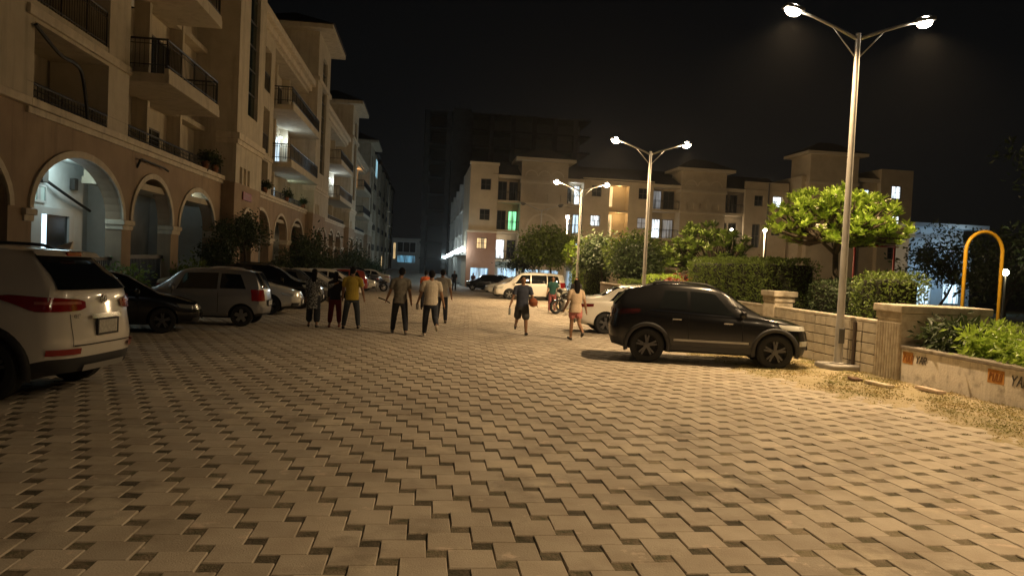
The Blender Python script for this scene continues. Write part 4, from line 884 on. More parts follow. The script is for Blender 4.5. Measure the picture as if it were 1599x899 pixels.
tree('small dark tree by the far shop front', (9.0, 66, -1), 3, (8.9, 66, 1.6), (1.7, 1.4, 0.9), leaf_dk, 34, 50, (0.16, 0.3))
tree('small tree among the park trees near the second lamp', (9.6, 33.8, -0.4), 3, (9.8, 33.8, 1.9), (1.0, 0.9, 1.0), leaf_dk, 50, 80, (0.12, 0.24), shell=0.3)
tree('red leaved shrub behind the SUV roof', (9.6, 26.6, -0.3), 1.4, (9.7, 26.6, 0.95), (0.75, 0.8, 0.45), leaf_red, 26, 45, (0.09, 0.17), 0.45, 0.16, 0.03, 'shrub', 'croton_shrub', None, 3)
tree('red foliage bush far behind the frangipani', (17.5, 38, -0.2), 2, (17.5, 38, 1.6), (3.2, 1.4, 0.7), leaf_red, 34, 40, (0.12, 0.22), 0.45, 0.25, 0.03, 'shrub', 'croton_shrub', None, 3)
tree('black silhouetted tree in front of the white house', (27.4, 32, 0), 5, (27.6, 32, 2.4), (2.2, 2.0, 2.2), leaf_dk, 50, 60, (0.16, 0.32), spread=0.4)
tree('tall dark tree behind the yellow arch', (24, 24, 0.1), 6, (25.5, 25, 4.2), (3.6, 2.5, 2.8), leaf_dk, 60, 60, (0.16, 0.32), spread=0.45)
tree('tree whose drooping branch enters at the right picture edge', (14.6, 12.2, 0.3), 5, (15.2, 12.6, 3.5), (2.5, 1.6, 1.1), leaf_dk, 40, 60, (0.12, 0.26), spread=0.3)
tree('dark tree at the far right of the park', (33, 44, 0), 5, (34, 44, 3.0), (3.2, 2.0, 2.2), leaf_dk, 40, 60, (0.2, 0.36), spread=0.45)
# left side beds
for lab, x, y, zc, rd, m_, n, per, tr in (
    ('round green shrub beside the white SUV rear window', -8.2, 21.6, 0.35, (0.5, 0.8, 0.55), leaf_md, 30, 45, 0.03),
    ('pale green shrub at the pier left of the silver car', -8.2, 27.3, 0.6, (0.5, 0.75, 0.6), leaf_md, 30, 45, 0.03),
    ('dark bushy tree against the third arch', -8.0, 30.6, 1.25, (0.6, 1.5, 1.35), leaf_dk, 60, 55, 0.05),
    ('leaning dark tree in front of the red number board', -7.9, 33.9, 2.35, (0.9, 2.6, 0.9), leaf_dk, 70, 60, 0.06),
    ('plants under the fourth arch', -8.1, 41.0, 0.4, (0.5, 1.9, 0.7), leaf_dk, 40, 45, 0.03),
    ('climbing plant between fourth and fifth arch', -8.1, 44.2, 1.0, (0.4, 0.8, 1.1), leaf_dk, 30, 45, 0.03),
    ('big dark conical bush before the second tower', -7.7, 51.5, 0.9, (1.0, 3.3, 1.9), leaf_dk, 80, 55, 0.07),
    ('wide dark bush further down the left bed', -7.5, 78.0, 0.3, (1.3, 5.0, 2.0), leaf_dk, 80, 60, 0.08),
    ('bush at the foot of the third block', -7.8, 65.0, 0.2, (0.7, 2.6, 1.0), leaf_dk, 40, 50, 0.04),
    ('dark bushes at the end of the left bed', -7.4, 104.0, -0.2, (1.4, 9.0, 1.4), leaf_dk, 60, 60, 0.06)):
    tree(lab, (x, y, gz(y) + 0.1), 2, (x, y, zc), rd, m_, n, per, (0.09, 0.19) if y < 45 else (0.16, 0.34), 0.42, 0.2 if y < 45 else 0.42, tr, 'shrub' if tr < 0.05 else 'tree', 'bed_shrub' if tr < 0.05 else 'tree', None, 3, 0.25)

pot_m = mat('terracotta pot', (0.3, 0.13, 0.07), 0.8)
for lab, y, hh in (('potted plant on the first ledge near the tower', 31.6, 0.34), ('second potted plant on the first ledge', 30.3, 0.26), ('potted plant on the ledge above the fourth arch', 41.2, 0.3), ('potted plant on the ledge above the fifth arch', 47.5, 0.34), ('potted plant on the ledge left of the second tower', 53.6, 0.3)):
    r = tree(lab, (-8.62, y, 4.74), 1, (-8.6, y, 5.02 + hh * .5), (.2, .34, hh * .75), leaf_dk, 16, 30, (.09, .17), .4, .09, .012, 'potted plant', 'potted_plant', None, 3, .2)
    m = MB(); m.lathe([(0, 4.735), (.11, 4.735), (.15, 4.98), (.165, 4.98), (.165, 5.02), (.13, 5.02), (0, 5.0)], 14, (-8.62, y, 0)); m.build('pot', pot_m, r, True)

# ------------------------------------------------------------------ vehicles
def pch(pts):
    x = np.array([p[0] for p in pts], float); y = np.array([p[1] for p in pts], float)
    h = np.diff(x); d = np.diff(y) / h; mm = np.zeros(len(x))
    for i in range(1, len(x) - 1):
        if d[i - 1] * d[i] > 0: w1 = 2 * h[i] + h[i - 1]; w2 = h[i] + 2 * h[i - 1]; mm[i] = (w1 + w2) / (w1 / d[i - 1] + w2 / d[i])
    mm[0], mm[-1] = d[0], d[-1]
    def f(q):
        q = min(max(q, x[0]), x[-1]); i = min(max(int(np.searchsorted(x, q)) - 1, 0), len(x) - 2); t = (q - x[i]) / h[i]
        return (2 * t ** 3 - 3 * t * t + 1) * y[i] + (t ** 3 - 2 * t * t + t) * h[i] * mm[i] + (-2 * t ** 3 + 3 * t * t) * y[i + 1] + (t ** 3 - t * t) * h[i] * mm[i + 1]
    return f
def sstep(t): t = min(max(t, 0), 1); return t * t * (3 - 2 * t)

tyre_m = mat('tyre rubber', (0.02, 0.02, 0.02), 0.85); rim_m = mat('alloy rim', (0.35, 0.35, 0.35), 0.35, metal=0.8); rim_d = mat('dark alloy rim', (0.13, 0.13, 0.135), 0.4, metal=0.6)
clad_m = mat('black plastic cladding', (0.03, 0.03, 0.032), 0.6); well_m = mat('wheel well', (0.01, 0.01, 0.01), 0.9)
auto_glass = mat('tinted car glass', (0.01, 0.012, 0.013), 0.04, spec=0.7); chrome = mat('chrome', (0.6, 0.6, 0.6), 0.12, metal=1.0)
tail_m = mat('red tail lamp', (0.30, 0.012, 0.01), 0.12, coat=0.8); tail_hi = mat('tail lamp clear strip', (0.55, 0.18, 0.14), 0.15, coat=0.5); head_m = mat('headlamp lens', (0.55, 0.55, 0.5), 0.08, spec=0.8, coat=0.8)
plate_m = mat('number plate', (0.62, 0.6, 0.52), 0.5, col2=(0.45, 0.43, 0.38), scale=25); silver_p = mat('silver trim', (0.45, 0.44, 0.42), 0.4, metal=0.5)
def paint(name, c, metal=0.0, rough=0.3, coat=0.9): return mat(name, c, rough, metal=metal, coat=coat, col2=tuple(q * 0.9 for q in c), scale=0.9)
white_p = paint('white car paint', (0.80, 0.76, 0.68)); black_p = paint('black car paint', (0.008, 0.008, 0.009), 0.0, 0.22, 0.25); silver_car = paint('silver car paint', (0.36, 0.36, 0.37), 0.45, 0.35); grey_car = paint('grey car paint', (0.16, 0.16, 0.16), 0.4); red_car = paint('red car paint', (0.30, 0.05, 0.03), 0.2)

class Car:
    KZ = 15
    def __init__(s, L, Wd, top, belt, xr, xf, hr, zb=0.22, bow=0.16, bowf=0.3, hw=None, rw=0.33, ax=(0.75, 3.35), tuck=0.0):
        s.L, s.W = L, Wd; s.zt, s.zs = pch(top), pch(belt); s.xr, s.xf = pch(xr), pch(xf); s.hr = hr; s.bow, s.bowf = bow, bowf; s.rw = rw; s.ax = ax
        s.hw = pch([(p * L, q * Wd / 2) for p, q in (hw or [(0, .93), (.08, .98), (.3, 1), (.7, 1), (.88, .975), (1, .9)])]); s.zbf = pch([(0, zb + .1), (.12 * L, zb), (.85 * L, zb), (L, zb + .06)])
        s.ox = (ax[0] + ax[1]) / 2
    def ring(s, x):
        hw, zs, zb = s.hw(x), s.zs(x), s.zbf(x); zt = max(s.zt(x), zs + 0.025); g = sstep((zt - zs) / 0.34); hr = hw * 0.9 + (s.hr - hw * 0.9) * g
        gt = zt - (0.012 + 0.055 * g); gb = zs + 0.006; w7 = hw * 0.955
        P = [(0, zb), (hw * .82, zb), (hw * .965, zb + .05), (hw * .995, zb + .16), (hw * 1.0, zb + (zs - zb) * .5), (hw * .992, zs - .16), (hw * .985, zs - .06), (w7, zs)]
        for t in (0.06, 0.35, 0.65, 0.94): P.append((w7 + (hr - w7) * t ** 1.25, gb + (gt - gb) * t))
        P += [(hr * 0.955, gt + (zt - gt) * .5), (hr * 0.72, zt - (zt - gt) * .22), (hr * 0.36, zt - 0.004 * g), (0, zt)]
        return P
    def mapx(s, x, y, z):
        u = x / s.L; wr = max(0, 1 - u / 0.27); wf = max(0, 1 - (1 - u) / 0.27)
        A = s.xr(z) + s.bow * min(1, abs(y) / (s.W / 2)) ** 4; Bf = s.xf(z) + s.bowf * min(1, abs(y) / (s.W / 2)) ** 3
        return x + wr * A - wf * Bf - s.ox
    def yside(s, x, z):
        P = s.ring(x)[2:12]; return float(np.interp(z, [p[1] for p in P], [p[0] for p in P]))
    def body(s, mats, clad=0.0, clad_end=None):
        xs = list(np.linspace(0, 0.27 * s.L, 12)) + list(np.linspace(0.27 * s.L, 0.73 * s.L, 20))[1:] + list(np.linspace(0.73 * s.L, s.L, 12))[1:]
        R = [s.ring(x) for x in xs]; K = len(R[0]); m = MB(); idx = {}
        vs = []
        for i, x in enumerate(xs):
            for k, (y, z) in enumerate(R[i]):
                for sd in ((1,) if y == 0 else (1, -1)):
                    idx[i, k, sd] = len(vs); vs.append((s.mapx(x, y, z), sd * y, z))
                if y == 0: idx[i, k, -1] = idx[i, k, 1]
        fs = []
        for i in range(len(xs) - 1):
            for k in range(K - 1):
                for sd in (1, -1):
                    q = [idx[i, k, sd], idx[i + 1, k, sd], idx[i + 1, k + 1, sd], idx[i, k + 1, sd]]
                    q = list(dict.fromkeys(q)); fs.append(tuple(q if sd == 1 else reversed(q)))
        for i, x in ((0, 0.0), (len(xs) - 1, s.L)):
            cols = {}
            fr = [-1, -.75, -.5, -.25, 0, .25, .5, .75, 1]
            for k in range(K):
                y, z = R[i][k]
                for c, f in enumerate(fr):
                    if abs(f) == 1: cols[k, c] = idx[i, k, int(f)]
                    elif y == 0: cols[k, c] = idx[i, k, 1]
                    else: cols[k, c] = len(vs); vs.append((s.mapx(x, y * f, z), y * f, z))
            for k in range(K - 1):
                for c in range(8):
                    q = list(dict.fromkeys([cols[k, c], cols[k, c + 1], cols[k + 1, c + 1], cols[k + 1, c]]))
                    if len(q) > 2: fs.append(tuple(q))
        m.add(vs, fs); me = m.mesh('body', mats)
        bm = bmesh.new(); bm.from_mesh(me); bmesh.ops.remove_doubles(bm, verts=bm.verts, dist=1e-5); bmesh.ops.recalc_face_normals(bm, faces=bm.faces); bm.to_mesh(me); bm.free()
        cut = MB(); r = s.rw + 0.05
        for a in s.ax:
            for sd in (1, -1):
                n = 28; y0, y1 = sd * (s.W / 2 - 0.27), sd * (s.W / 2 + 0.12); pts = [(a - s.ox + r * math.cos(2 * PI * k / n), s.rw + r * math.sin(2 * PI * k / n)) for k in range(n)]
                cut.add([(x, y0, z) for x, z in pts] + [(x, y1, z) for x, z in pts], [tuple(range(n)), tuple(reversed(range(n, 2 * n)))] + [(k, n + k, n + (k + 1) % n, (k + 1) % n) for k in range(n)])
        co = bpy.data.objects.new('cut', cut.mesh('cut', well_m)); bo = bpy.data.objects.new('tmp', me)
        b2 = bmesh.new(); b2.from_mesh(co.data); bmesh.ops.recalc_face_normals(b2, faces=b2.faces); b2.to_mesh(co.data); b2.free()
        COL.objects.link(co); COL.objects.link(bo); md = bo.modifiers.new('b', 'BOOLEAN'); md.operation = 'DIFFERENCE'; md.object = co; md.solver = 'EXACT'
        out = bpy.data.meshes.new_from_object(bo.evaluated_get(bpy.context.evaluated_depsgraph_get())); bpy.data.objects.remove(bo); bpy.data.objects.remove(co)
        out.materials.clear()
        for q in mats: out.materials.append(q)
        for p in out.polygons:
            c = p.center; inw = any(math.hypot(c.x - (a - s.ox), c.z - s.rw) < r + 0.004 and abs(c.y) < s.W / 2 - 0.03 for a in s.ax) and abs(abs(p.normal.y)) < 1.1 and (any(abs(math.hypot(c.x - (a - s.ox), c.z - s.rw) - r) < 0.01 for a in s.ax) or abs(abs(c.y) - (s.W / 2 - 0.27)) < 0.01)
            ce = clad_end if clad_end else clad
            lim = ce if (c.x < s.ax[0] - s.ox - 0.1 or c.x > s.ax[1] - s.ox + 0.1) else clad
            mz = max(out.vertices[i].co.z for i in p.vertices); p.material_index = 2 if inw else (1 if mz < lim + .02 else 0)
        return out
    def side_panel(s, sd, xb0, xb1, xt0, xt1, v0, v1, off=0.006, nx=10, nv=5):
        """window on the greenhouse; v = 0 belt .. 1 roof edge"""
        m = MB(); vs = []
        for j in range(nv):
            v = v0 + (v1 - v0) * j / (nv - 1)
            for i in range(nx):
                t = i / (nx - 1); x = (xb0 + (xt0 - xb0) * j / (nv - 1)) * (1 - t) + (xb1 + (xt1 - xb1) * j / (nv - 1)) * t
                P = s.ring(x); z = P[7][1] + (P[11][1] - P[7][1]) * v; y = float(np.interp(z, [p[1] for p in P[7:12]], [p[0] for p in P[7:12]])) + off; vs.append((s.mapx(x, y, z), sd * y, z))
        m.add(vs, [(j * nx + i, j * nx + i + 1, (j + 1) * nx + i + 1, (j + 1) * nx + i) for j in range(nv - 1) for i in range(nx - 1)]); return m
    def flank(s, sd, pts, off=0.005, nx=8, nz=3):
        """patch on the side: pts = (x0,z0lo,z0hi) -> (x1,z1lo,z1hi)"""
        (xa, za0, za1), (xb, zb0, zb1) = pts; m = MB(); vs = []
        for j in range(nz):
            for i in range(nx):
                t = i / (nx - 1); x = xa + (xb - xa) * t; z = (za0 + (zb0 - za0) * t) * (1 - j / (nz - 1)) + (za1 + (zb1 - za1) * t) * j / (nz - 1); y = s.yside(x, z) + off; vs.append((s.mapx(x, y, z), sd * y, z))
        m.add(vs, [(j * nx + i, j * nx + i + 1, (j + 1) * nx + i + 1, (j + 1) * nx + i) for j in range(nz - 1) for i in range(nx - 1)]); return m
    def top_panel(s, x0, x1, f=0.93, off=0.006, n=10, ny=9):
        m = MB(); vs = []
        for i in range(n):
            x = x0 + (x1 - x0) * i / (n - 1); P = s.ring(x); Y = [p[0] for p in P[11:]][::-1]; Z = [p[1] for p in P[11:]][::-1]
            for j in range(ny):
                y = (2 * j / (ny - 1) - 1) * f * P[11][0]; z = float(np.interp(abs(y), Y, Z)) + off; vs.append((s.mapx(x, y, z), y, z))
        m.add(vs, [(i * ny + j, i * ny + j + 1, (i + 1) * ny + j + 1, (i + 1) * ny + j) for i in range(n - 1) for j in range(ny - 1)]); return m
    def cap(s, end, y0, y1, zlo, zhi, off=0.008, n=12, nz=6, yw=None):
        """patch on the rear ('r') or front ('f') face; zlo/zhi may be functions of y"""
        m = MB(); vs = []; fl = zlo if callable(zlo) else (lambda y: zlo); fh = zhi if callable(zhi) else (lambda y: zhi); x = 0 if end == 'r' else s.L; sg = -1 if end == 'r' else 1
        for j in range(nz):
            for i in range(n):
                y = y0 + (y1 - y0) * i / (n - 1); z = fl(y) + (fh(y) - fl(y)) * j / (nz - 1); y = y if yw is None else y * (yw(z) if callable(yw) else yw); vs.append((s.mapx(x, y, z) + sg * off, y, z))
        m.add(vs, [(j * n + i, j * n + i + 1, (j + 1) * n + i + 1, (j + 1) * n + i) for j in range(nz - 1) for i in range(n - 1)]); return m
    def wrap(s, end, sd, s0, s1, zlo, zhi, off=0.01, n=22, nz=5):
        """lamp wrapped round a corner; s measured along the plan outline from the centre line; zlo, zhi functions of s in 0..1"""
        m = MB(); vs = []; x0 = 0 if end == 'r' else s.L; dr = 1 if end == 'r' else -1
        for j in range(nz):
            for i in range(n):
                t = i / (n - 1); q = s0 + (s1 - s0) * t; z = zlo(t) + (zhi(t) - zlo(t)) * j / (nz - 1); yc = s.yside(x0, z)
                if q <= yc - 0.02: x, y = s.mapx(x0, q, z) - dr * off, q
                else: xx = x0 + dr * (q - yc + 0.02); yy = s.yside(xx, z); x, y = s.mapx(xx, yy, z) - dr * off * 0.3, yy + off
                vs.append((x, sd * y, z))
        m.add(vs, [(j * n + i, j * n + i + 1, (j + 1) * n + i + 1, (j + 1) * n + i) for j in range(nz - 1) for i in range(n - 1)]); return m

def wheel_parts(root, s, rim, steelcap=False):
    w = 0.2
    for a in s.ax:
        for sd in (1, -1):
            cx, cy = a - s.ox, sd * (s.W / 2 - 0.125); R = s.rw; r = R * 0.66
            m = MB(); m.lathe([(r, -w / 2), (R * .9, -w / 2), (R, -w / 2 + .03), (R, w / 2 - .03), (R * .9, w / 2), (r, w / 2), (r, -w / 2)], 28, (cx, cy, R), 'Y'); t = m.build('tyre', tyre_m, root, world=False, auto=0.6)
            m = MB(); o = cy + sd * w * 0.42; m.cur = 1
            m.lathe([(r + .005, 0), (r - .02, .0), (r - .03, -sd * .05), (0.05, -sd * .05), (0, -sd * .05)], 28, (cx, o, R), 'Y')
            m.cur = 0
            for k in range(5):
                an = k * 2 * PI / 5 + 0.3
                for da in ((-0.16, 0.16) if not steelcap else (0,)):
                    d = Vector((math.cos(an + da), 0, math.sin(an + da))); p = d.cross(Vector((0, 1, 0))); m.obox(Vector((cx, o, R)) + d * r * 0.52 - Vector((0, sd * .012, 0)), d * r * 0.47, p * (0.018 if not steelcap else 0.045), Vector((0, .012, 0)))
            m.lathe([(0, sd * .012), (.06, sd * .008), (.065, -sd * .05)], 14, (cx, o, R), 'Y'); m.build('rim', [rim, well_m], t, world=False)

def finish(root, s, glass_sides, ws, rear, mirror_x, handles, seams, bodycol, roofrail=False):
    for sd in (1, -1):
        for (xb0, xb1, xt0, xt1, v0, v1) in glass_sides: s.side_panel(sd, xb0, xb1, xt0, xt1, v0, v1).build('side_window', auto_glass, root, True, False)
        zb = s.zs(mirror_x); y = s.yside(mirror_x, zb - 0.02); m = MB(); x = s.mapx(mirror_x, y, zb)
        m.ell((x, sd * (y + 0.13), zb + 0.07), (0.07, 0.11, 0.085), 12, 8); m.tube([(x, sd * (y - 0.03), zb), (x, sd * (y + 0.1), zb + 0.05)], 0.025, 6); m.build('mirror', bodycol, root, True, False)
        for hx in handles:
            z = s.zs(hx) - 0.13; y = s.yside(hx, z) + 0.022; m = MB(); x = s.mapx(hx, y, z); m.bbox(x - 0.09, x + 0.09, min(sd * y, sd * (y - .03)), max(sd * y, sd * (y - .03)), z - 0.016, z + 0.016, 0.008); m.build('door_handle', chrome if bodycol is black_p else bodycol, root, world=False)
        for (x0, z0, z1) in seams: s.flank(sd, ((x0, z0, z1), (x0 + 0.012, z0, z1)), 0.002, 2, 12).build('door_seam', well_m, root, world=False)
    s.top_panel(*ws).build('windscreen', auto_glass, root, True, False)
    if rear[0] == 'top': s.top_panel(rear[1], rear[2]).build('rear_window', auto_glass, root, True, False)
    else: s.cap('r', -1, 1, rear[1], rear[2], 0.012, yw=rear[3]).build('rear_window', auto_glass, root, True, False)
    if roofrail:
        for sd in (1, -1):
            m = MB(); P = []
            for x in np.linspace(roofrail[0], roofrail[1], 9):
                R = s.ring(x); e = min(x - roofrail[0], roofrail[1] - x); P.append((s.mapx(x, R[12][0], R[12][1]), sd * (R[12][0] - 0.05), R[12][1] + 0.015 + 0.04 * min(1, e / 0.2)))
            m.tube(P, 0.02, 6); m.build('roof_rail', clad_m, root, True, False)

def arch_flares(root, s, m_):
    for a in s.ax:
        for sd in (1, -1):
            m = MB(); r0, r1 = s.rw + 0.045, s.rw + 0.12; vs = []; n = 20
            for i in range(n + 1):
                t = -0.25 + (PI + 0.5) * i / n
                for r, of in ((r0, -0.05), (r0, 0.02), (r1, 0.014), (r1 + .01, -0.02)):
                    X = a + r * math.cos(t); Z = max(s.rw + r * math.sin(t), 0.16); y = s.yside(X, Z) + of; vs.append((X - s.ox, sd * y, Z))
            m.add(vs, [(i * 4 + k, i * 4 + k + 1, (i + 1) * 4 + k + 1, (i + 1) * 4 + k) for i in range(n) for k in range(3)]); m.build('wheel_arch_trim', m_, root, True, False)

def plate(root, s, end, z, w=0.5, h=0.12, off=0.02):
    x = s.mapx(0 if end == 'r' else s.L, 0, z) + (-off if end == 'r' else off); m = MB(); m.bbox(x - 0.008, x + 0.008, -w / 2, w / 2, z - h / 2, z + h / 2, 0.006); p = m.build('number_plate', plate_m, root, world=False)
    m = MB(); sg = -1 if end == 'r' else 1
    for y0, y1, z0, z1 in ((-w / 2 - .02, w / 2 + .02, z - h / 2 - .02, z - h / 2), (-w / 2 - .02, w / 2 + .02, z + h / 2, z + h / 2 + .02), (-w / 2 - .02, -w / 2, z - h / 2, z + h / 2), (w / 2, w / 2 + .02, z - h / 2, z + h / 2)): m.box(x - 0.012, x + 0.012, y0, y1, z0, z1)
    m.build('plate_frame', clad_m, p, world=False)

def suv_white():
    r = empty('white_suv', (0, 0, 0))
    s = Car(4.27, 1.80, [(0, 1.60), (.5, 1.63), (1.6, 1.655), (2.5, 1.60), (2.72, 1.55), (3.2, 1.18), (3.4, 1.06), (3.9, .98), (4.27, .86)],
            [(0, 1.06), (1.5, 1.02), (3.0, .99), (3.5, .95), (4.27, .80)], [(.2, .10), (.45, .02), (.62, 0), (.8, .03), (1.0, .06), (1.16, .09), (1.56, .50), (1.7, .62)], [(.2, .1), (.5, 0), (.8, .05), (1.0, .2)], .57, .2, .21, .28, rw=.345, ax=(.80, 3.39))
    link('body', s.body([white_p, clad_m, well_m], .36, .52), r, auto=0.95)
    finish(r, s, [(.62, 1.55, .80, 1.55, .1, .9), (1.62, 2.62, 1.62, 2.45, .06, .92)], (2.70, 3.36, .9), ('cap', 1.19, 1.56, lambda z: .70 - .42 * max(0, z - 1.19)), 2.75, (1.45, 2.45), ((1.58, .5, 1.0), (2.72, .45, 1.0)), white_p, (.75, 2.5))
    m = s.cap('r', -.62, .62, 1.545, 1.60, .09, 14, 4); m.add([(x + .22, y, z + .02) for x, y, z in m.v[-14:]], []); n = len(m.v); m.f += [(n - 28 + i, n - 27 + i, n - 13 + i, n - 14 + i) for i in range(13)]; m.mi += [0] * 13; m.build('spoiler', white_p, r, True, False)
    x = s.mapx(0, 0, 1.57) - .10; m = MB(); m.bbox(x - .012, x + .02, -.14, .14, 1.545, 1.60, .01); m.build('brake_light', tail_m, r, world=False)
    for sd in (1, -1):
        l = s.wrap('r', sd, .36, 1.42, pch([(0, .995), (.12, .965), (.5, .96), (.7, 1.02), (1, 1.095)]), pch([(0, 1.06), (.1, 1.085), (.5, 1.115), (.8, 1.125), (1, 1.105)]), .016).build('tail_light', tail_m, r, True, False)
        s.wrap('r', sd, .44, .92, lambda t: 1.035, lambda t: 1.065, .024, 14, 3).build('clear_strip', tail_hi, l, True, False)
        s.wrap('r', sd, .50, .84, lambda t: .50, lambda t: .565, .02, 12, 3).build('reflector', tail_m, r, True, False)
        s.flank(sd, ((.9, .40, .44), (3.2, .40, .44)), .012).build('sill_trim', silver_p, r, True, False)
        s.wrap('f', sd, .45, 1.15, lambda t: .74, lambda t: .86 + .04 * t, .012).build('headlight', head_m, r, True, False)
    s.cap('r', -.30, .30, .87, .92, .035, 12, 4).build('chrome_bar', chrome, r, True, False)
    plate(r, s, 'r', .775, .40, .15, .03)
    s.cap('r', -.42, .42, .30, .37, .035, 14, 4).build('skid_plate', silver_p, r, True, False)
    s.cap('r', -.585, .585, .585, .597, .004, 14, 2).build('hatch_seam', well_m, r, world=False)
    for sd in (1, -1): s.cap('r', sd * .60, sd * .592, .585, .93, .004, 2, 6).build('hatch_seam', well_m, r, world=False)
    # oval emblem with slanted bar letter, and the badge
    x = s.mapx(0, 0, 1.08) - .016; m = MB(); m.tube([(x, .066 * math.cos(a), 1.08 + .045 * math.sin(a)) for a in np.linspace(0, 2 * PI, 25)], .007, 6); m.tube([(x, .028, 1.046), (x, .018, 1.114)], .008, 6); m.tube([(x, -.018, 1.046), (x, -.028, 1.114)], .008, 6); m.tube([(x, .023, 1.074), (x, -.023, 1.086)], .008, 6); m.build('emblem', chrome, r, True, False)
    cu = bpy.data.curves.new('badge', 'FONT'); cu.body = 'CRETA'; cu.size = .062; cu.extrude = .004; t = bpy.data.objects.new('t', cu); COL.objects.link(t)
    me = bpy.data.meshes.new_from_object(t.evaluated_get(bpy.context.evaluated_depsgraph_get())); bpy.data.objects.remove(t); me.materials.append(chrome)
    b = link('badge', me, r); xx = s.mapx(0, .5, .875) - .012; b.matrix_local = Matrix.Translation((xx, .58, .885)) @ Matrix.Rotation(rad(7), 4, 'Z') @ Matrix.Rotation(rad(-90), 4, 'Z') @ Matrix.Rotation(rad(90), 4, 'X')
    m = MB(); x = .42 - s.ox; m.add([(x + .02, -.03, 1.63), (x + .02, .03, 1.63), (x + .2, .03, 1.645), (x + .2, -.03, 1.645), (x, -.006, 1.72), (x, .006, 1.72)], [(0, 1, 5, 4), (1, 2, 5), (3, 4, 5, 2), (0, 4, 3), (0, 3, 2, 1)]); m.build('antenna_fin', white_p, r, world=False)
    arch_flares(r, s, clad_m); wheel_parts(r, s, rim_d); return r, s

def suv_black():
    r = empty('black_suv', (0, 0, 0))
    s = Car(4.0, 1.81, [(0, 1.47), (.5, 1.56), (1.25, 1.615), (1.95, 1.59), (2.2, 1.54), (2.9, 1.12), (3.12, 1.03), (3.6, .99), (4.0, .86)],
            [(0, 1.12), (.8, 1.06), (2.6, .98), (3.2, .95), (4.0, .82)], [(.2, .12), (.5, .02), (.75, 0), (.95, .05), (1.1, .08), (1.5, .40), (1.65, .55)], [(.2, .1), (.5, 0), (.8, .06), (1.0, .2)], .58, .23, .21, .3, rw=.345, ax=(.78, 3.27))
    link('body', s.body([black_p, clad_m, well_m], .45, .55), r, auto=0.95)
    finish(r, s, [(.95, 1.55, 1.12, 1.55, .12, .88), (1.62, 2.5, 1.62, 2.1, .08, .9)], (2.22, 3.06, .9), ('cap', 1.14, 1.44, .58), 2.6, (1.35, 2.35), ((1.58, .5, .98), (2.62, .45, .96)), black_p, (.7, 2.1))
    for sd in (1, -1):
        l = s.wrap('r', sd, .35, 1.3, lambda t: .93 + .05 * t, lambda t: 1.04 + .03 * t, .014).build('tail_light', mat('smoked tail lamp', (.05, .01, .01), .08, coat=.8), r, True, False)
        s.wrap('f', sd, .42, 1.2, lambda t: .78, lambda t: .86 + .03 * t, .012).build('headlight', head_m, r, True, False)
        s.wrap('f', sd, .55, .85, lambda t: .48, lambda t: .58, .012).build('fog_light', head_m, r, True, False)
        s.flank(sd, ((1.3, .47, .51), (2.75, .47, .51)), .014).build('door_strip', silver_p, r, True, False)
        s.flank(sd, ((.75, 1.055, 1.08), (2.65, .975, .995)), .008, 14, 2).build('belt_strip', chrome, r, True, False)
    s.cap('f', -.5, .5, .55, .75, .012).build('grille', clad_m, r, True, False); plate(r, s, 'f', .45); plate(r, s, 'r', .78, .45, .12)
    s.cap('r', -.55, .55, 1.45, 1.48, .1, 12, 3).build('spoiler', black_p, r, True, False)
    arch_flares(r, s, clad_m); wheel_parts(r, s, rim_d); return r, s

def hatch(name, col, rimm):
    r = empty(name, (0, 0, 0))
    s = Car(3.5, 1.50, [(0, 1.40), (.4, 1.45), (1.1, 1.475), (1.9, 1.45), (2.05, 1.41), (2.6, 1.0), (2.75, .93), (3.2, .86), (3.5, .76)], [(0, .92), (1.5, .90), (2.4, .87), (2.8, .82), (3.5, .70)], [(.2, .08), (.45, 0), (.85, .03), (1.0, .07), (1.4, .28), (1.5, .34)], [(.2, .08), (.5, 0), (.8, .06), (1.0, .2)], .52, .2, .17, .2, rw=.27, ax=(.56, 2.92))
    link('body', s.body([col, clad_m, well_m], .24, .38), r, auto=0.95)
    finish(r, s, [(.35, 1.1, .5, 1.1, .1, .9), (1.17, 2.15, 1.17, 1.98, .06, .92)], (2.06, 2.7, .9), ('cap', .97, 1.38, .52), 2.2, (1.0, 2.0), ((1.13, .35, .88), (2.25, .35, .86)), col)
    for sd in (1, -1):
        s.wrap('r', sd, .48, .86, lambda t: .66, lambda t: .95, .014, 14).build('tail_light', tail_m, r, True, False); s.wrap('f', sd, .35, .85, lambda t: .58, lambda t: .70, .012).build('headlight', head_m, r, True, False)
    s.cap('f', -.3, .3, .56, .64, .01).build('grille', clad_m, r, True, False); plate(r, s, 'r', .6); plate(r, s, 'f', .42); wheel_parts(r, s, rimm, True); return r, s

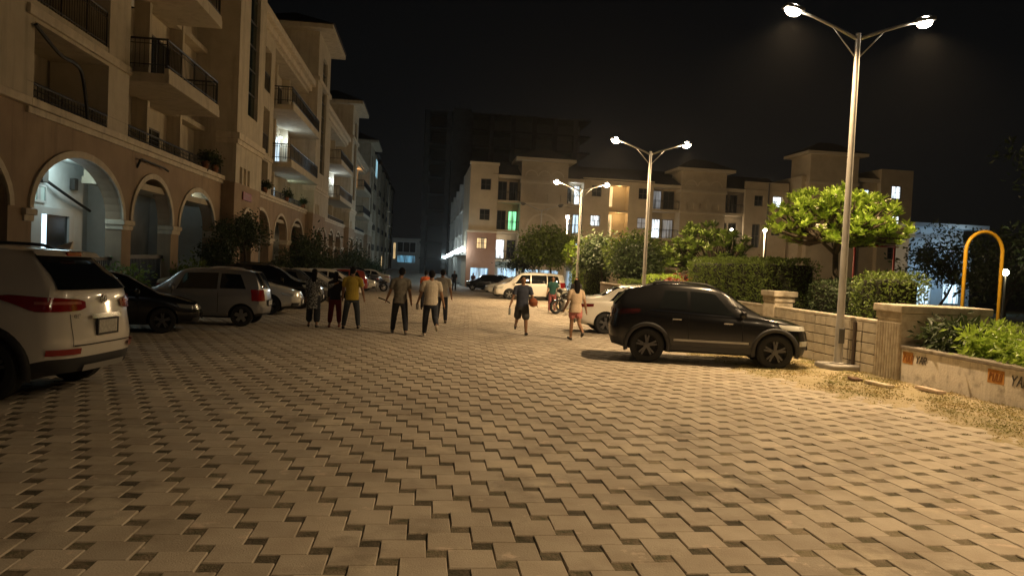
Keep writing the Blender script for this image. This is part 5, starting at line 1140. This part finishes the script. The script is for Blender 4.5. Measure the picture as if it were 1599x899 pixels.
def sedan(name, col, rimm):
    r = empty(name, (0, 0, 0))
    s = Car(4.45, 1.74, [(0, .99), (.25, 1.06), (.62, 1.10), (.8, 1.14), (1.35, 1.40), (1.9, 1.48), (2.4, 1.46), (2.65, 1.40), (3.3, 1.05), (3.5, .97), (4.0, .88), (4.45, .74)], [(0, .95), (1.0, .96), (3.0, .92), (3.6, .86), (4.45, .68)], [(.2, .10), (.5, 0), (.8, .0), (1.0, .05), (1.5, .1)], [(.2, .1), (.5, 0), (.7, .06), (1.0, .2)], .55, .2, .21, .3, rw=.31, ax=(.92, 3.52))
    link('body', s.body([col, clad_m, well_m], .24, .30), r, auto=0.95)
    finish(r, s, [(.95, 1.75, 1.30, 1.75, .1, .88), (1.82, 2.9, 1.82, 2.55, .06, .9)], (2.62, 3.40, .88), ('top', .78, 1.36), 2.95, (1.65, 2.65), ((1.78, .35, .92), (2.98, .35, .9)), col)
    for sd in (1, -1):
        s.wrap('r', sd, .38, 1.2, lambda t: .74 + .06 * t, lambda t: .86 + .02 * t, .014).build('tail_light', tail_m, r, True, False); s.wrap('f', sd, .32, 1.1, lambda t: .58 + .05 * t, lambda t: .68 + .05 * t, .012).build('headlight', head_m, r, True, False); s.wrap('f', sd, .45, .78, lambda t: .30, lambda t: .40, .012).build('fog_recess', clad_m, r, True, False)
    s.cap('f', -.32, .32, .52, .66, .012).build('grille', clad_m, r, True, False); plate(r, s, 'r', .72); plate(r, s, 'f', .42); s.cap('r', -.45, .45, .27, .38, .012).build('bumper_insert', clad_m, r, True, False); wheel_parts(r, s, rimm); return r, s

def mpv():
    r = empty('white_van', (0, 0, 0))
    s = Car(4.7, 1.83, [(0, 1.70), (.6, 1.76), (1.8, 1.79), (2.8, 1.74), (3.0, 1.68), (3.75, 1.16), (3.95, 1.06), (4.4, .98), (4.7, .84)], [(0, 1.06), (2.0, 1.02), (3.4, .98), (4.0, .92), (4.7, .78)], [(.2, .1), (.6, 0), (1.0, .02), (1.2, .05), (1.65, .22), (1.8, .3)], [(.2, .1), (.5, 0), (.8, .06), (1.0, .2)], .62, .22, .2, .28, rw=.33, ax=(.95, 3.70))
    link('body', s.body([white_p, clad_m, well_m], .26, .3), r, auto=0.95)
    finish(r, s, [(.35, 1.25, .45, 1.25, .12, .9), (1.32, 2.3, 1.32, 2.3, .08, .9), (2.37, 3.4, 2.37, 2.95, .06, .9)], (3.02, 3.85, .9), ('cap', 1.12, 1.62, .62), 3.4, (2.2, 3.1), ((1.28, .4, 1.02), (2.33, .4, 1.0), (3.42, .4, .96)), white_p)
    for sd in (1, -1):
        s.wrap('r', sd, .55, 1.1, lambda t: .86, lambda t: 1.2, .014).build('tail_light', tail_m, r, True, False); s.wrap('f', sd, .4, 1.15, lambda t: .66, lambda t: .80 + .04 * t, .012).build('headlight', head_m, r, True, False)
        s.flank(sd, ((2.45, .62, .98), (3.3, .62, .98)), .006).build('door_decal', mat('red white decal', (.45, .05, .04), .4, col2=(.6, .5, .48), scale=3), r, True, False) if sd == 1 else None
    s.cap('f', -.5, .5, .5, .7, .012).build('grille', clad_m, r, True, False); plate(r, s, 'f', .42); plate(r, s, 'r', .8); wheel_parts(r, s, rim_m); return r, s

def park(root, x, y, heading, label, cat='car', group='parked cars', scale=1.0, name=None):
    root.location = (x, y, gz(y)); root.rotation_euler = (Matrix.Rotation(-SLOPE, 3, 'X') @ Matrix.Rotation(rad(heading), 3, 'Z')).to_euler(); root.scale = (scale,) * 3
    if name: root.name = name
    tag(root, label, cat, group); return root
def recolour(root, old, new):
    for c in [root, *root.children_recursive]:
        if c.type == 'MESH' and old in list(c.data.materials):
            c.data = c.data.copy()
            for i, q in enumerate(c.data.materials):
                if q is old: c.data.materials[i] = new
# headings: 0 = nose to +X (right), 90 = nose down the street, 180 = nose to the left building
sw1, S1 = suv_white(); park(sw1, -5.95, 9.65, 174, 'large white SUV at the left edge, rear with red tail lamps towards us', 'car', None, 1.05)
sb, S2 = suv_black(); hd = rad(-14); wb = (S2.ax[1] - S2.ax[0]) / 2
park(sb, 4.72 + wb * math.cos(hd), 15.2 + wb * math.sin(hd), -14, 'black SUV parked nose to the right wall under the street lamps', 'car', None)
h1, SH = hatch('silver_hatchback', silver_car, rim_m); park(h1, -5.75, 20.15, 181, 'silver small hatchback seen from the side, red tail lamp at its right end', 'car', 'cars parked along the left')
d1, SD = sedan('white_sedan', white_p, rim_d); park(d1, -6.15, 25.0, 3, 'white sedan nose out with dark wheel, beside the silver hatchback', 'car', 'cars parked along the left')
def dup(src, x, y, h, label, name, swap=None, grp='cars parked along the left', sc=1.0, cat='car'):
    c = copy_tree(src)
    for a, b in (swap or []): recolour(c, a, b)
    return park(c, x, y, h, label, cat, grp, sc, name)
dup(sb, -5.75, 28.9, 2, 'black SUV behind the woman in the patterned tunic, nose out', 'black_suv', [(rim_d, rim_m)])
dup(h1, -5.6, 32.6, 3, 'dark grey hatchback behind the man in yellow', 'grey_hatchback', [(silver_car, grey_car)])
dup(d1, -5.5, 36.0, 2, 'white sedan just right of the yellow shirt', 'white_sedan', [(rim_d, rim_m)])
dup(d1, -5.3, 39.4, 182, 'white sedan showing red tail lamps behind the man in grey', 'white_sedan')
dup(h1, -5.2, 42.8, 2, 'white hatchback in the middle of the far left row', 'white_hatchback', [(silver_car, white_p)])
dup(h1, -5.1, 46.4, 183, 'red hatchback in the far left row', 'red_hatchback', [(silver_car, red_car)])
dup(d1, -5.3, 50.2, 2, 'white sedan beyond the red hatchback', 'white_sedan')
dup(d1, -5.3, 54.4, 182, 'grey sedan far down the left row', 'grey_sedan', [(white_p, grey_car)])
dup(h1, -5.2, 58.5, 2, 'pale hatchback far down the left row', 'white_hatchback', [(silver_car, white_p)])
dup(sb, -5.4, 63.5, 2, 'dark SUV near the end of the left row', 'black_suv')
dup(d1, -5.2, 69, 182, 'last pale sedan of the left row', 'white_sedan')
dup(d1, 6.75, 22.0, -4, 'white sedan parked behind the black SUV, dark red tail lamp showing', 'white_sedan', [(tail_m, mat('deep red lamp', (.12, .01, .012), .15))], None)
dup(d1, -7.0, 17.3, 20, 'black car hidden behind the white SUV, only its bonnet showing', 'black_sedan', [(white_p, black_p), (head_m, mat('dull lamp glass', (.2, .2, .18), .15))], 'cars parked along the left', 0.9)
dup(d1, 6.6, 52.6, 178, 'white sedan mostly hidden behind the white van', 'white_sedan', None, None)
v1, SV = mpv(); park(v1, 6.9, 47.6, 178, 'white van parked across the right side with nose to the left', 'van', None)
dup(d1, 7.0, 70.5, 176, 'black sedan in front of the far shop front', 'black_sedan', [(white_p, black_p)], None)
dup(h1, 5.6, 66.5, 178, 'dark hatchback left of the white van', 'black_hatchback', [(silver_car, black_p)], None)

def motorbike(label, x, y, h, col, fair):
    r = empty('motorcycle', (0, 0, 0))
    for wx, nm in ((-.64, 'rear'), (.66, 'front')):
        m = MB(); m.lathe([(.2, -.06), (.27, -.07), (.305, 0), (.27, .07), (.2, .06), (.2, -.06)], 24, (wx, 0, .305), 'Y'); t = m.build('tyre', tyre_m, r, True, False)
        m = MB(); m.lathe([(.225, -.02), (.205, -.02), (.205, .02), (.225, .02)], 24, (wx, 0, .305), 'Y'); m.lathe([(0, -.05), (.05, -.05), (.05, .05), (0, .05)], 12, (wx, 0, .305), 'Y')
        for k in range(6): a = k * PI / 3; m.tube([(wx, 0, .305), (wx + .21 * math.cos(a), 0, .305 + .21 * math.sin(a))], .014, 5)
        m.build('rim', chrome, t, world=False)
    m = MB(); m.tube([(-.62, .1, .32), (-.2, .1, .40), (.15, .08, .38), (.35, .04, .55), (.42, 0, .82)], .025, 6); m.tube([(-.62, -.1, .32), (-.2, -.1, .40), (.15, -.08, .38), (.35, -.04, .55), (.42, 0, .82)], .025, 6); m.build('frame', clad_m, r, True, False)
    m = MB(); m.bbox(-.25, .32, -.16, .16, .2, .62, .07); m.lathe([(.0, -.15), (.12, -.15), (.12, .15), (.0, .15)], 16, (.05, 0, .38), 'Y'); m.build('engine', silver_p, r, world=False)
    m = MB(); m.ell((.12, 0, .78), (.28, .15, .14)); m.build('tank', col, r, True, False)
    m = MB(); m.bbox(-.72, -.1, -.13, .13, .72, .81, .04); m.build('seat', clad_m, r, world=False)
    m = MB(); m.bbox(-.85, -.3, -.09, .09, .56, .70, .05); m.build('tail_fairing', col, r, world=False); m = MB(); m.bbox(-.88, -.84, -.06, .06, .6, .68, .01); m.build('tail_light', tail_m, r, world=False)
    m = MB(); m.tube([(.66, .08, .305), (.45, .07, .92)], .022, 6); m.tube([(.66, -.08, .305), (.45, -.07, .92)], .022, 6); m.build('fork', chrome, r, True, False)
    m = MB(); m.tube([(.30, .36, 1.02), (.42, .18, 1.0), (.45, 0, .97), (.42, -.18, 1.0), (.30, -.36, 1.02)], .015, 6); m.build('handlebar', clad_m, r, True, False)
    m = MB(); m.ell((.56, 0, .86), (.1, .11, .11)); m.build('headlight', head_m, r, True, False)
    m = MB(); m.ell((.5, 0, .98), (.12, .16, .12)); m.build('front_cowl', fair, r, True, False)
    m = MB(); m.lathe([(.31, -.06), (.335, 0), (.31, .06)], 12, (.66, 0, .305), 'Y', 0.3, 2.4); m.build('mudguard', fair, r, True, False)
    for sd in (1, -1):
        m = MB(); m.tube([(.36, sd * .3, 1.02), (.34, sd * .36, 1.18)], .008, 5); m.ell((.34, sd * .38, 1.2), (.02, .06, .04)); m.build('mirror', clad_m, r, True, False)
    m = MB(); m.tube([(.05, -.12, .3), (-.3, -.14, .3), (-.8, -.15, .42)], [.02, .035, .045], 8); m.build('exhaust', chrome, r, True, False); m = MB(); m.tube([(.0, .1, .3), (-.05, .3, .02)], .014, 6); m.build('side_stand', clad_m, r, world=False)
    return park(r, x, y, h, label, 'motorcycle', None)
motorbike('black motorcycle parked beside the woman in pink shorts', 6.35, 31.6, 200, black_p, black_p)
motorbike('white scooter-like motorcycle behind the black one', 7.0, 33.6, 190, white_p, white_p)
motorbike('dark motorcycle between the rows far down the left', -3.3, 52, 200, black_p, black_p)

# ------------------------------------------------------------------ people
skin_m = mat('brown skin', (0.30, 0.165, 0.095), 0.55); hair_m = mat('black hair', (0.006, 0.005, 0.005), 0.85, spec=0.2)
def cl(name, c, c2=None, sc=30): return mat(name, c, 0.9, col2=c2 or tuple(q * 0.8 for q in c), scale=sc, bump=0.25, bscale=25)
def fuse(mb, voxel, name, material, parent, smooth=2):
    me = mb.mesh(name, material); o = bpy.data.objects.new(name, me); COL.objects.link(o)
    bm = bmesh.new(); bm.from_mesh(me); bmesh.ops.recalc_face_normals(bm, faces=bm.faces); bm.to_mesh(me); bm.free()
    r = o.modifiers.new('r', 'REMESH'); r.mode = 'VOXEL'; r.voxel_size = voxel; r.use_smooth_shade = True
    sm = o.modifiers.new('s', 'SMOOTH'); sm.factor = 0.5; sm.iterations = smooth
    out = bpy.data.meshes.new_from_object(o.evaluated_get(bpy.context.evaluated_depsgraph_get())); bpy.data.objects.remove(o)
    out.materials.clear(); out.materials.append(material); out.polygons.foreach_set('use_smooth', [True] * len(out.polygons)); out.polygons.foreach_set('material_index', [0] * len(out.polygons))
    return link(name, out, parent)
def limb(m, p0, p1, r0, r1, n=10):
    p0, p1 = Vector(p0), Vector(p1); m.tube([p0, p0.lerp(p1, 0.35), p0.lerp(p1, 0.7), p1], [r0, r0 * .62 + r1 * .38 + .004, r0 * .3 + r1 * .7, r1], n); m.ell(p0, r0 * 0.99, 10, 6); m.ell(p1, r1 * 0.99, 10, 6)
def loft(m, rings, n=16):
    """rings: (x, y, z, rx, ry)"""
    vs = []; fs = []
    for (x, y, z, rx, ry) in rings:
        for k in range(n): a = 2 * PI * k / n; vs.append((x + rx * math.cos(a), y + ry * math.sin(a), z))
    for i in range(len(rings) - 1):
        for k in range(n): fs.append((i * n + k, i * n + (k + 1) % n, (i + 1) * n + (k + 1) % n, (i + 1) * n + k))
    fs += [tuple(reversed(range(n))), tuple((len(rings) - 1) * n + k for k in range(n))]; m.add(vs, fs)

def person(label, x, y, face, H, legs, arms, o):
    """faces local +Y; legs/arms per side (left -X, right +X): legs (swing, knee bend), arms (swing, out, elbow bend)"""
    root = empty('person', (x, y, gz(y)), label, 'person', None, rad(face)); k = H / 1.72; fem = o.get('fem', False)
    hipw, shw = 0.088, 0.165 if fem else 0.185; thigh, shin, up, fo = 0.42, 0.40, 0.29, 0.25
    J = {}; low = 9
    for sd, (sw_, kn) in zip((-1, 1), legs):
        sp_ = o.get('spread', .07); h = Vector((sd * hipw, 0, 0)); kne = h + Vector((sd * sp_, math.sin(sw_), -math.cos(sw_))).normalized() * thigh; an = kne + Vector((sd * sp_ * .6, math.sin(sw_ - kn), -math.cos(sw_ - kn))) * shin
        fa = sw_ - kn; fl = o.get('flat', 0.9); toe = an + Vector((sd * .02, math.cos(fa * .6) * .17, -0.03 + math.sin(fa * .6) * .17)); heel = an + Vector((0, -.045 * math.cos(fa), -.045))
        J[sd] = [h, kne, an, toe, heel]; low = min(low, an.z - 0.075, toe.z - 0.035, heel.z - .03)
    dz = -low
    for sd in (-1, 1): J[sd] = [p + Vector((0, 0, dz)) for p in J[sd]]
    hz = dz; lean = o.get('lean', 0.03); tz = hz + 0.02
    sh_z = hz + 0.50; nk = Vector((0, lean * .5, hz + .57)); hdc = Vector((o.get('turn', 0) * .02, lean * .5 + .015, hz + .70))
    sx = 1.0 + o.get('bulk', 0)
    body = MB()
    tor = [(0, 0, hz - .10, .13 * sx, .10 * sx), (0, 0, hz, .155 * sx, .115 * sx), (0, lean * .1, hz + .12, .135 * sx * (0.92 if fem else 1), .10 * sx), (0, lean * .25, hz + .28, .155 * sx, .11 * sx), (0, lean * .35, hz + .40, .165 * sx, .11 * sx), (0, lean * .4, hz + .49, .13, .085), (0, lean * .45, hz + .54, .065, .06)]
    loft(body, tor); limb(body, (0, lean * .4, hz + .5), nk + Vector((0, .005, .04)), .06, .052)
    # head: skull, jaw, nose, ears
    body.ell(hdc + Vector((0, -.01, .025)), (.075, .092, .09), 16, 12); body.ell(hdc + Vector((0, .022, -.045)), (.058, .062, .066), 14, 10); body.ell(hdc + Vector((0, .092, -.012)), (.014, .018, .026), 8, 6); body.ell(hdc + Vector((0, .075, -.068)), (.024, .012, .009), 8, 6)
    for sd in (-1, 1): body.ell(hdc + Vector((sd * .077, -.005, -.005)), (.012, .022, .033), 8, 6); body.ell(hdc + Vector((sd * .03, .078, .012)), (.016, .01, .009), 8, 6)
    HND = {}
    sleeve = MB(); cloth = o['top_len']
    for sd, (sw_, out, el) in zip((-1, 1), arms):
        s0 = Vector((sd * shw * sx, lean * .4, sh_z - .03)); d = Vector((sd * math.sin(out), math.sin(sw_) * math.cos(out), -math.cos(sw_) * math.cos(out))).normalized(); e = s0 + d * up
        ax_ = Vector((1, 0, 0)); d2 = (Matrix.Rotation(el, 3, ax_) @ d).normalized(); d2 = (d2 - Vector((sd * o.get('tuckin', 0.0), 0, 0))).normalized(); wv = e + d2 * fo
        limb(body, s0, e, .05, .04); limb(body, e, wv, .04, .027); limb(body, (sd * .06, lean * .4, sh_z + .01), s0, .06, .055)
        # hand: palm, four fingers and a thumb
        side = Vector((sd, 0, 0)); fwd = d2.cross(side).normalized() * (-sd if d2.cross(side).y < 0 else 1); fwd = Vector((0, 1, 0)) - d2 * d2.y; fwd = fwd.normalized() if fwd.length > .2 else Vector((0, 0, 1)); nrm = d2.cross(fwd)
        pc = wv + d2 * .05; body.ell(pc, (.03, .03, .036), 10, 8)
        for f in range(4):
            b = wv + d2 * .075 + fwd * (.028 - .019 * f); ln = (.034, .04, .037, .028)[f]; kk = b + d2 * ln; tp = kk + (d2 * .75 - nrm * sd * .5 * -1 * .6) * ln * .9; body.tube([b - d2 * .03, b, kk, tp], [.0095, .009, .0085, .007], 6)
        tb = wv + d2 * .03 + fwd * .024; body.tube([tb - fwd * .01, tb + fwd * .022 + d2 * .02, tb + fwd * .026 + d2 * .046], [.011, .01, .008], 6)
        HND[sd] = (wv, d2, pc)
        L = o.get('sleeve', .55); g = .021
        if L <= 1: limb(sleeve, s0, s0 + d * up * L, .062 + g * .5, .05 + g)
        else: limb(sleeve, s0, e, .062 + g * .4, .045 + g * .5); limb(sleeve, e, e + d2 * fo * (L - 1), .045 + g * .5, .036 + g * .5)
        limb(sleeve, (sd * .06, lean * .4, sh_z + .01), s0, .068, .066)
    for sd in (-1, 1):
        h, kn, an, toe, heel = J[sd]; limb(body, h, kn, .082, .056); limb(body, kn, kn.lerp(an, .3), .054, .055); limb(body, kn.lerp(an, .3), an, .054, .036); limb(body, heel, an, .034, .036, 8); limb(body, an + (toe - an) * .1 + Vector((0, 0, -.03)), toe, .036, .026, 8)
    bo = fuse(body, 0.0105, 'body', skin_m, root, 1)
    for sd in (-1, 1):
        m = MB(); m.ell(hdc + Vector((sd * .03, .087, .012)), (.009, .006, .006), 8, 6); link('eye', m.mesh('eye', mat('eye', (.05, .04, .035), .2)), bo)
    # top garment
    g = .016; zt0 = hz + o.get('hem', -.06); fl = o.get('flare', 0)
    rr = [(0, -.01, zt0, (.165 + fl) * sx + g, (.125 + fl * .8) * sx + g), (0, -.005, min(zt0 + .12, hz + .02), (.16 + fl * .6) * sx + g, (.12 + fl * .5) * sx + g), (0, lean * .1, hz + .14, .15 * sx * (0.93 if fem else 1) + g, .11 * sx + g), (0, lean * .25, hz + .28, .162 * sx + g, .117 * sx + g), (0, lean * .35, hz + .40, .172 * sx + g, .116 * sx + g), (0, lean * .4, hz + .49, .135 + g, .09 + g), (0, lean * .45, hz + .545, .07 + g * .5, .064 + g * .5)]
    loft(sleeve, rr); fuse(sleeve, .013, o.get('top_name', 'shirt'), o['top'], root)
    # lower garment
    lo = MB(); cut = o.get('leg_len', 1.9); lg = .02 if cut > 1 else .03
    loft(lo, [(0, 0, hz - .16, .15 * sx, .115 * sx), (0, 0, hz - .06, .165 * sx + .008, .122 * sx + .008), (0, 0, hz + .06, .148 * sx + .008, .108 * sx + .008)])
    if o.get('skirt'):
        zz = o['skirt']; loft(lo, [(0, (J[-1][2].y + J[1][2].y) * .3, zz, .17, .16), (0, (J[-1][1].y + J[1][1].y) * .3, (zz + hz) * .5, .175, .15), (0, 0, hz - .05, .165, .125)])
    else:
        for sd in (-1, 1):
            h, kn, an, toe, heel = J[sd]
            if cut <= 1: limb(lo, h, h.lerp(kn, cut), .095 + lg * .3, .075 + lg + o.get('wide', 0))
            else: w = o.get('wide', 0); limb(lo, h, kn, .095 + lg * .3, .066 + lg * .7 + w * .5); limb(lo, kn, kn.lerp(an, cut - 1), .066 + lg * .7 + w * .5, .048 + lg * .7 + w)
    fuse(lo, .013, 'trousers' if cut > 1 and not o.get('skirt') else ('skirt' if o.get('skirt') else 'shorts'), o['low'], root)
    # hair
    hm = MB(); hm.ell(hdc + Vector((0, -.022, .042)), (.083, .092, .088), 16, 10); hm.ell(hdc + Vector((0, -.045, -.01)), (.076, .06, .07), 12, 8)
    if o.get('hair') == 'long': loft(hm, [(0, -.09, hdc.z - .30, .05, .02), (0, -.08, hdc.z - .18, .075, .03), (0, -.06, hdc.z - .02, .085, .055), (0, -.03, hdc.z + .06, .07, .06)])
    elif o.get('hair') == 'bob': loft(hm, [(0, -.04, hdc.z - .15, .10, .07), (0, -.035, hdc.z - .04, .105, .085), (0, -.02, hdc.z + .08, .075, .07)])
    elif o.get('hair') == 'tail': hm.ell(hdc + Vector((0, -.13, -.02)), (.03, .04, .08), 8, 6)
    fuse(hm, .012, 'hair', hair_m, root, 2)
    for sd in (-1, 1):
        h, kn, an, toe, heel = J[sd]; sm_ = MB(); limb(sm_, heel + Vector((0, 0, .0)), toe + Vector((0, 0, 0)), .042, .036, 10); sm_.ell(an + Vector((0, 0, -.03)), (.045, .05, .045), 10, 6)
        fuse(sm_, .012, 'shoe', o.get('shoe', clad_m), root)
    root.scale = (k, k, k); root['hand'] = 0; del root['hand']
    M = Matrix.Translation(root.location) @ Matrix.Rotation(rad(face), 4, 'Z') @ Matrix.Scale(k, 4)
    return root, {sd: (M @ HND[sd][2], (Matrix.Rotation(rad(face), 3, 'Z') @ HND[sd][1])) for sd in (-1, 1)}

denim = cl('dark jeans', (.03, .035, .05)); navy = cl('navy trousers', (.025, .028, .04)); white_shoe = mat('worn white shoe', (.5, .45, .38), .7); dark_shoe = mat('dark shoe', (.03, .028, .026), .6)
tunic = mat('patterned tunic', (.05, .055, .06), .9, col2=(.42, .43, .42), scale=34, detail=2, fac=(.5, .56))
P = {}
P['tunic'] = person('woman in speckled dark tunic with raised arm, leftmost walker', -2.85, 20.05, 0, 1.56, [(.22, .10), (-.16, .22)], [(.05, .12, .15), (.35, .95, 2.0)], dict(fem=True, top=tunic, top_name='tunic', top_len=1, hem=-.34, flare=.05, sleeve=1.6, low=cl('black loose trousers', (.03, .035, .045)), leg_len=1.62, wide=.035, hair='long', shoe=dark_shoe))
P['red'] = person('girl in black top and dark red trousers beside the man in yellow', -2.32, 20.3, 0, 1.50, [(-.1, .1), (.14, .06)], [(.1, .1, .2), (-.1, .35, .3)], dict(fem=True, top=cl('black top', (.02, .018, .02)), top_len=1, sleeve=1.5, hem=-.04, low=cl('dark red trousers', (.16, .012, .014)), leg_len=1.7, wide=.01, hair='long', shoe=mat('red sandal', (.25, .05, .04), .6)))
P['yellow'] = person('man in yellow T-shirt and dark jeans walking away', -1.85, 20.0, -4, 1.66, [(-.2, .12), (.2, .05)], [(.1, .2, .25), (-.2, .3, .35)], dict(spread=.13, top=cl('yellow shirt', (.55, .40, .06)), top_len=.6, hem=-.09, low=cl('grey jeans', (.055, .065, .08)), bulk=.06, shoe=dark_shoe, tuckin=.1))
P['grey'] = person('man in grey T-shirt holding a stick, walking away', -.55, 18.9, 4, 1.70, [(.26, .06), (-.22, .16)], [(.12, .28, .45), (-.1, .18, .25)], dict(spread=.11, top=cl('grey shirt', (.22, .20, .17), (.12, .11, .09), 12), top_len=.6, hem=-.09, low=navy, shoe=mat('grey shoe', (.2, .18, .16), .7), turn=1))
P['white'] = person('man in cream T-shirt and dark jeans, one heel lifted', .22, 18.55, 3, 1.66, [(.12, .05), (-.25, .95)], [(.2, .24, .35), (-.15, .26, .3)], dict(top=cl('cream shirt', (.66, .58, .47)), top_len=.6, hem=-.08, low=denim, shoe=white_shoe, bulk=.05))
P['behind'] = person('man in pale grey shirt half hidden behind the cream T-shirt', .62, 23.5, 0, 1.70, [(.15, .06), (-.15, .1)], [(.1, .2, .2), (-.1, .2, .2)], dict(top=cl('pale grey shirt', (.42, .40, .37)), top_len=.6, low=navy, shoe=dark_shoe, bulk=.08))
P['orange'] = person('person in orange top far down the street', .12, 31.0, 0, 1.62, [(.1, .06), (-.1, .06)], [(.1, .15, .2), (-.1, .15, .2)], dict(fem=True, top=mat('bright orange top', (.75, .16, .05), .9), top_len=.6, low=denim, shoe=dark_shoe))
P['ball'] = person('man in blue T-shirt and shorts walking towards us with a basketball', 2.72, 20.0, 176, 1.62, [(.2, .1), (-.3, .75)], [(.25, .35, .55), (.12, .3, .35)], dict(top=cl('blue grey shirt', (.055, .065, .10)), top_len=.6, hem=-.08, low=cl('grey shorts', (.07, .075, .075)), leg_len=.85, wide=.012, shoe=dark_shoe, bulk=.04))
P['green'] = person('person in green top and pink trousers standing beside the white van', 5.85, 33.0, 170, 1.62, [(.03, .03), (-.03, .03)], [(.1, .2, .9), (.1, .2, .5)], dict(fem=True, top=cl('dark green top', (.02, .09, .075)), top_len=.6, low=cl('dusty pink trousers', (.32, .10, .10)), shoe=white_shoe, hair='tail'))
P['pink'] = person('woman in beige top and pink shorts walking by the white sedan', 3.97, 18.85, 6, 1.58, [(.12, .04), (-.24, .8)], [(.15, .2, .4), (-.3, .25, .45)], dict(spread=.0, fem=True, top=cl('beige top', (.62, .47, .33)), top_len=.6, hem=-.1, flare=.012, low=cl('pink shorts', (.55, .20, .18)), leg_len=.5, hair='long', shoe=dark_shoe))
P['dark'] = person('person in dark clothes standing behind the motorcycle', 6.35, 30.2, 150, 1.62, [(.03, .03), (-.03, .03)], [(.1, .15, .3), (.1, .15, .3)], dict(top=cl('black shirt', (.02, .02, .02)), top_len=.6, low=cl('pale trousers', (.4, .4, .42)), shoe=dark_shoe))
P['far1'] = person('dark figure standing by the cold lamps of the far building', 2.6, 62.0, 160, 1.68, [(.03, .03), (-.03, .03)], [(.1, .15, 1.2), (.1, .15, .3)], dict(top=cl('dark jacket', (.02, .022, .03)), top_len=.6, low=navy, shoe=dark_shoe))
P['far2'] = person('figure in ochre skirt at the corner of the far building', 4.7, 70.0, 180, 1.55, [(.03, .03), (-.03, .03)], [(.1, .15, .3), (.1, .15, .3)], dict(fem=True, top=cl('maroon blouse', (.08, .02, .02)), top_len=.6, low=cl('ochre skirt', (.3, .16, .06)), leg_len=1.9, skirt=.35, hair='long', shoe=dark_shoe))
# things in hands
hp, hdv = P['ball'][1][-1]
ball_m = mat('orange ball rubber', (.30, .085, .03), .7, bump=.3, bscale=160)
bc = hp + Vector((-.10, -.02, .07)); m = MB(); m.ell((0, 0, 0), .122, 24, 16); b = m.build('basketball', ball_m, None, True); b.location = bc; tag(b, 'orange basketball held at the hip of the man in blue', 'ball')
m = MB()
for a in (0, PI / 2): m.tube([(.1225 * math.cos(t), .1225 * math.sin(t) * math.cos(a), .1225 * math.sin(t) * math.sin(a)) for t in np.linspace(0, 2 * PI, 33)], .003, 4, False)
m.build('seam', clad_m, b, world=False)
hp, hdv = P['ball'][1][1]
o = empty('drink_bottle', hp + Vector((0, 0, -.03)), 'small bottle hanging from the ball player\'s other hand', 'bottle'); m = MB(); m.lathe([(0, -.2), (.032, -.2), (.034, -.05), (.02, -.01), (.012, .03), (0, .03)], 14); m.build('flask', mat('clear bottle', (.35, .38, .38), .15), o, True, False); m = MB(); m.lathe([(.014, .03), (.014, .05), (0, .05)], 10); m.build('cap', chrome, o, True, False)
hp, hdv = P['grey'][1][-1]
m = MB(); m.tube([hp + Vector((.1, .0, -.06)), hp, hp + Vector((-.2, .0, .07))], [.014, .016, .02], 8); tag(m.build('stick', cl('dark wood', (.06, .04, .03))), 'short dark stick in the left hand of the man in grey', 'stick')
hp, hdv = P['white'][1][-1]; m = MB(); m.bbox(-.035, .035, -.006, .006, -.14, .01, .004); t = m.build('phone', mat('pale phone case', (.5, .48, .45), .4)); t.location = hp + Vector((0, 0, -.02)); tag(t, 'pale phone in the left hand of the man in cream', 'phone')

# ------------------------------------------------------------------ thin haze box, added to give the lamps a glow
m = MB(); m.box(-150, 150, -60, 300, -12, 45); hz_o = m.build('haze', None)
hm_ = bpy.data.materials.new('haze air'); hm_.use_nodes = True; n_ = hm_.node_tree.nodes; n_.remove(n_['Principled BSDF'])
pv = n_.new('ShaderNodeVolumePrincipled'); pv.inputs['Color'].default_value = (0.95, 0.95, 0.95, 1); pv.inputs['Density'].default_value = 0.00028; pv.inputs['Anisotropy'].default_value = 0.8
hm_.node_tree.links.new(pv.outputs[0], n_['Material Output'].inputs['Volume']); hz_o.data.materials.clear(); hz_o.data.materials.append(hm_)
tag(hz_o, 'thin haze added over the whole street for lamp glow', 'haze', kind='stuff')
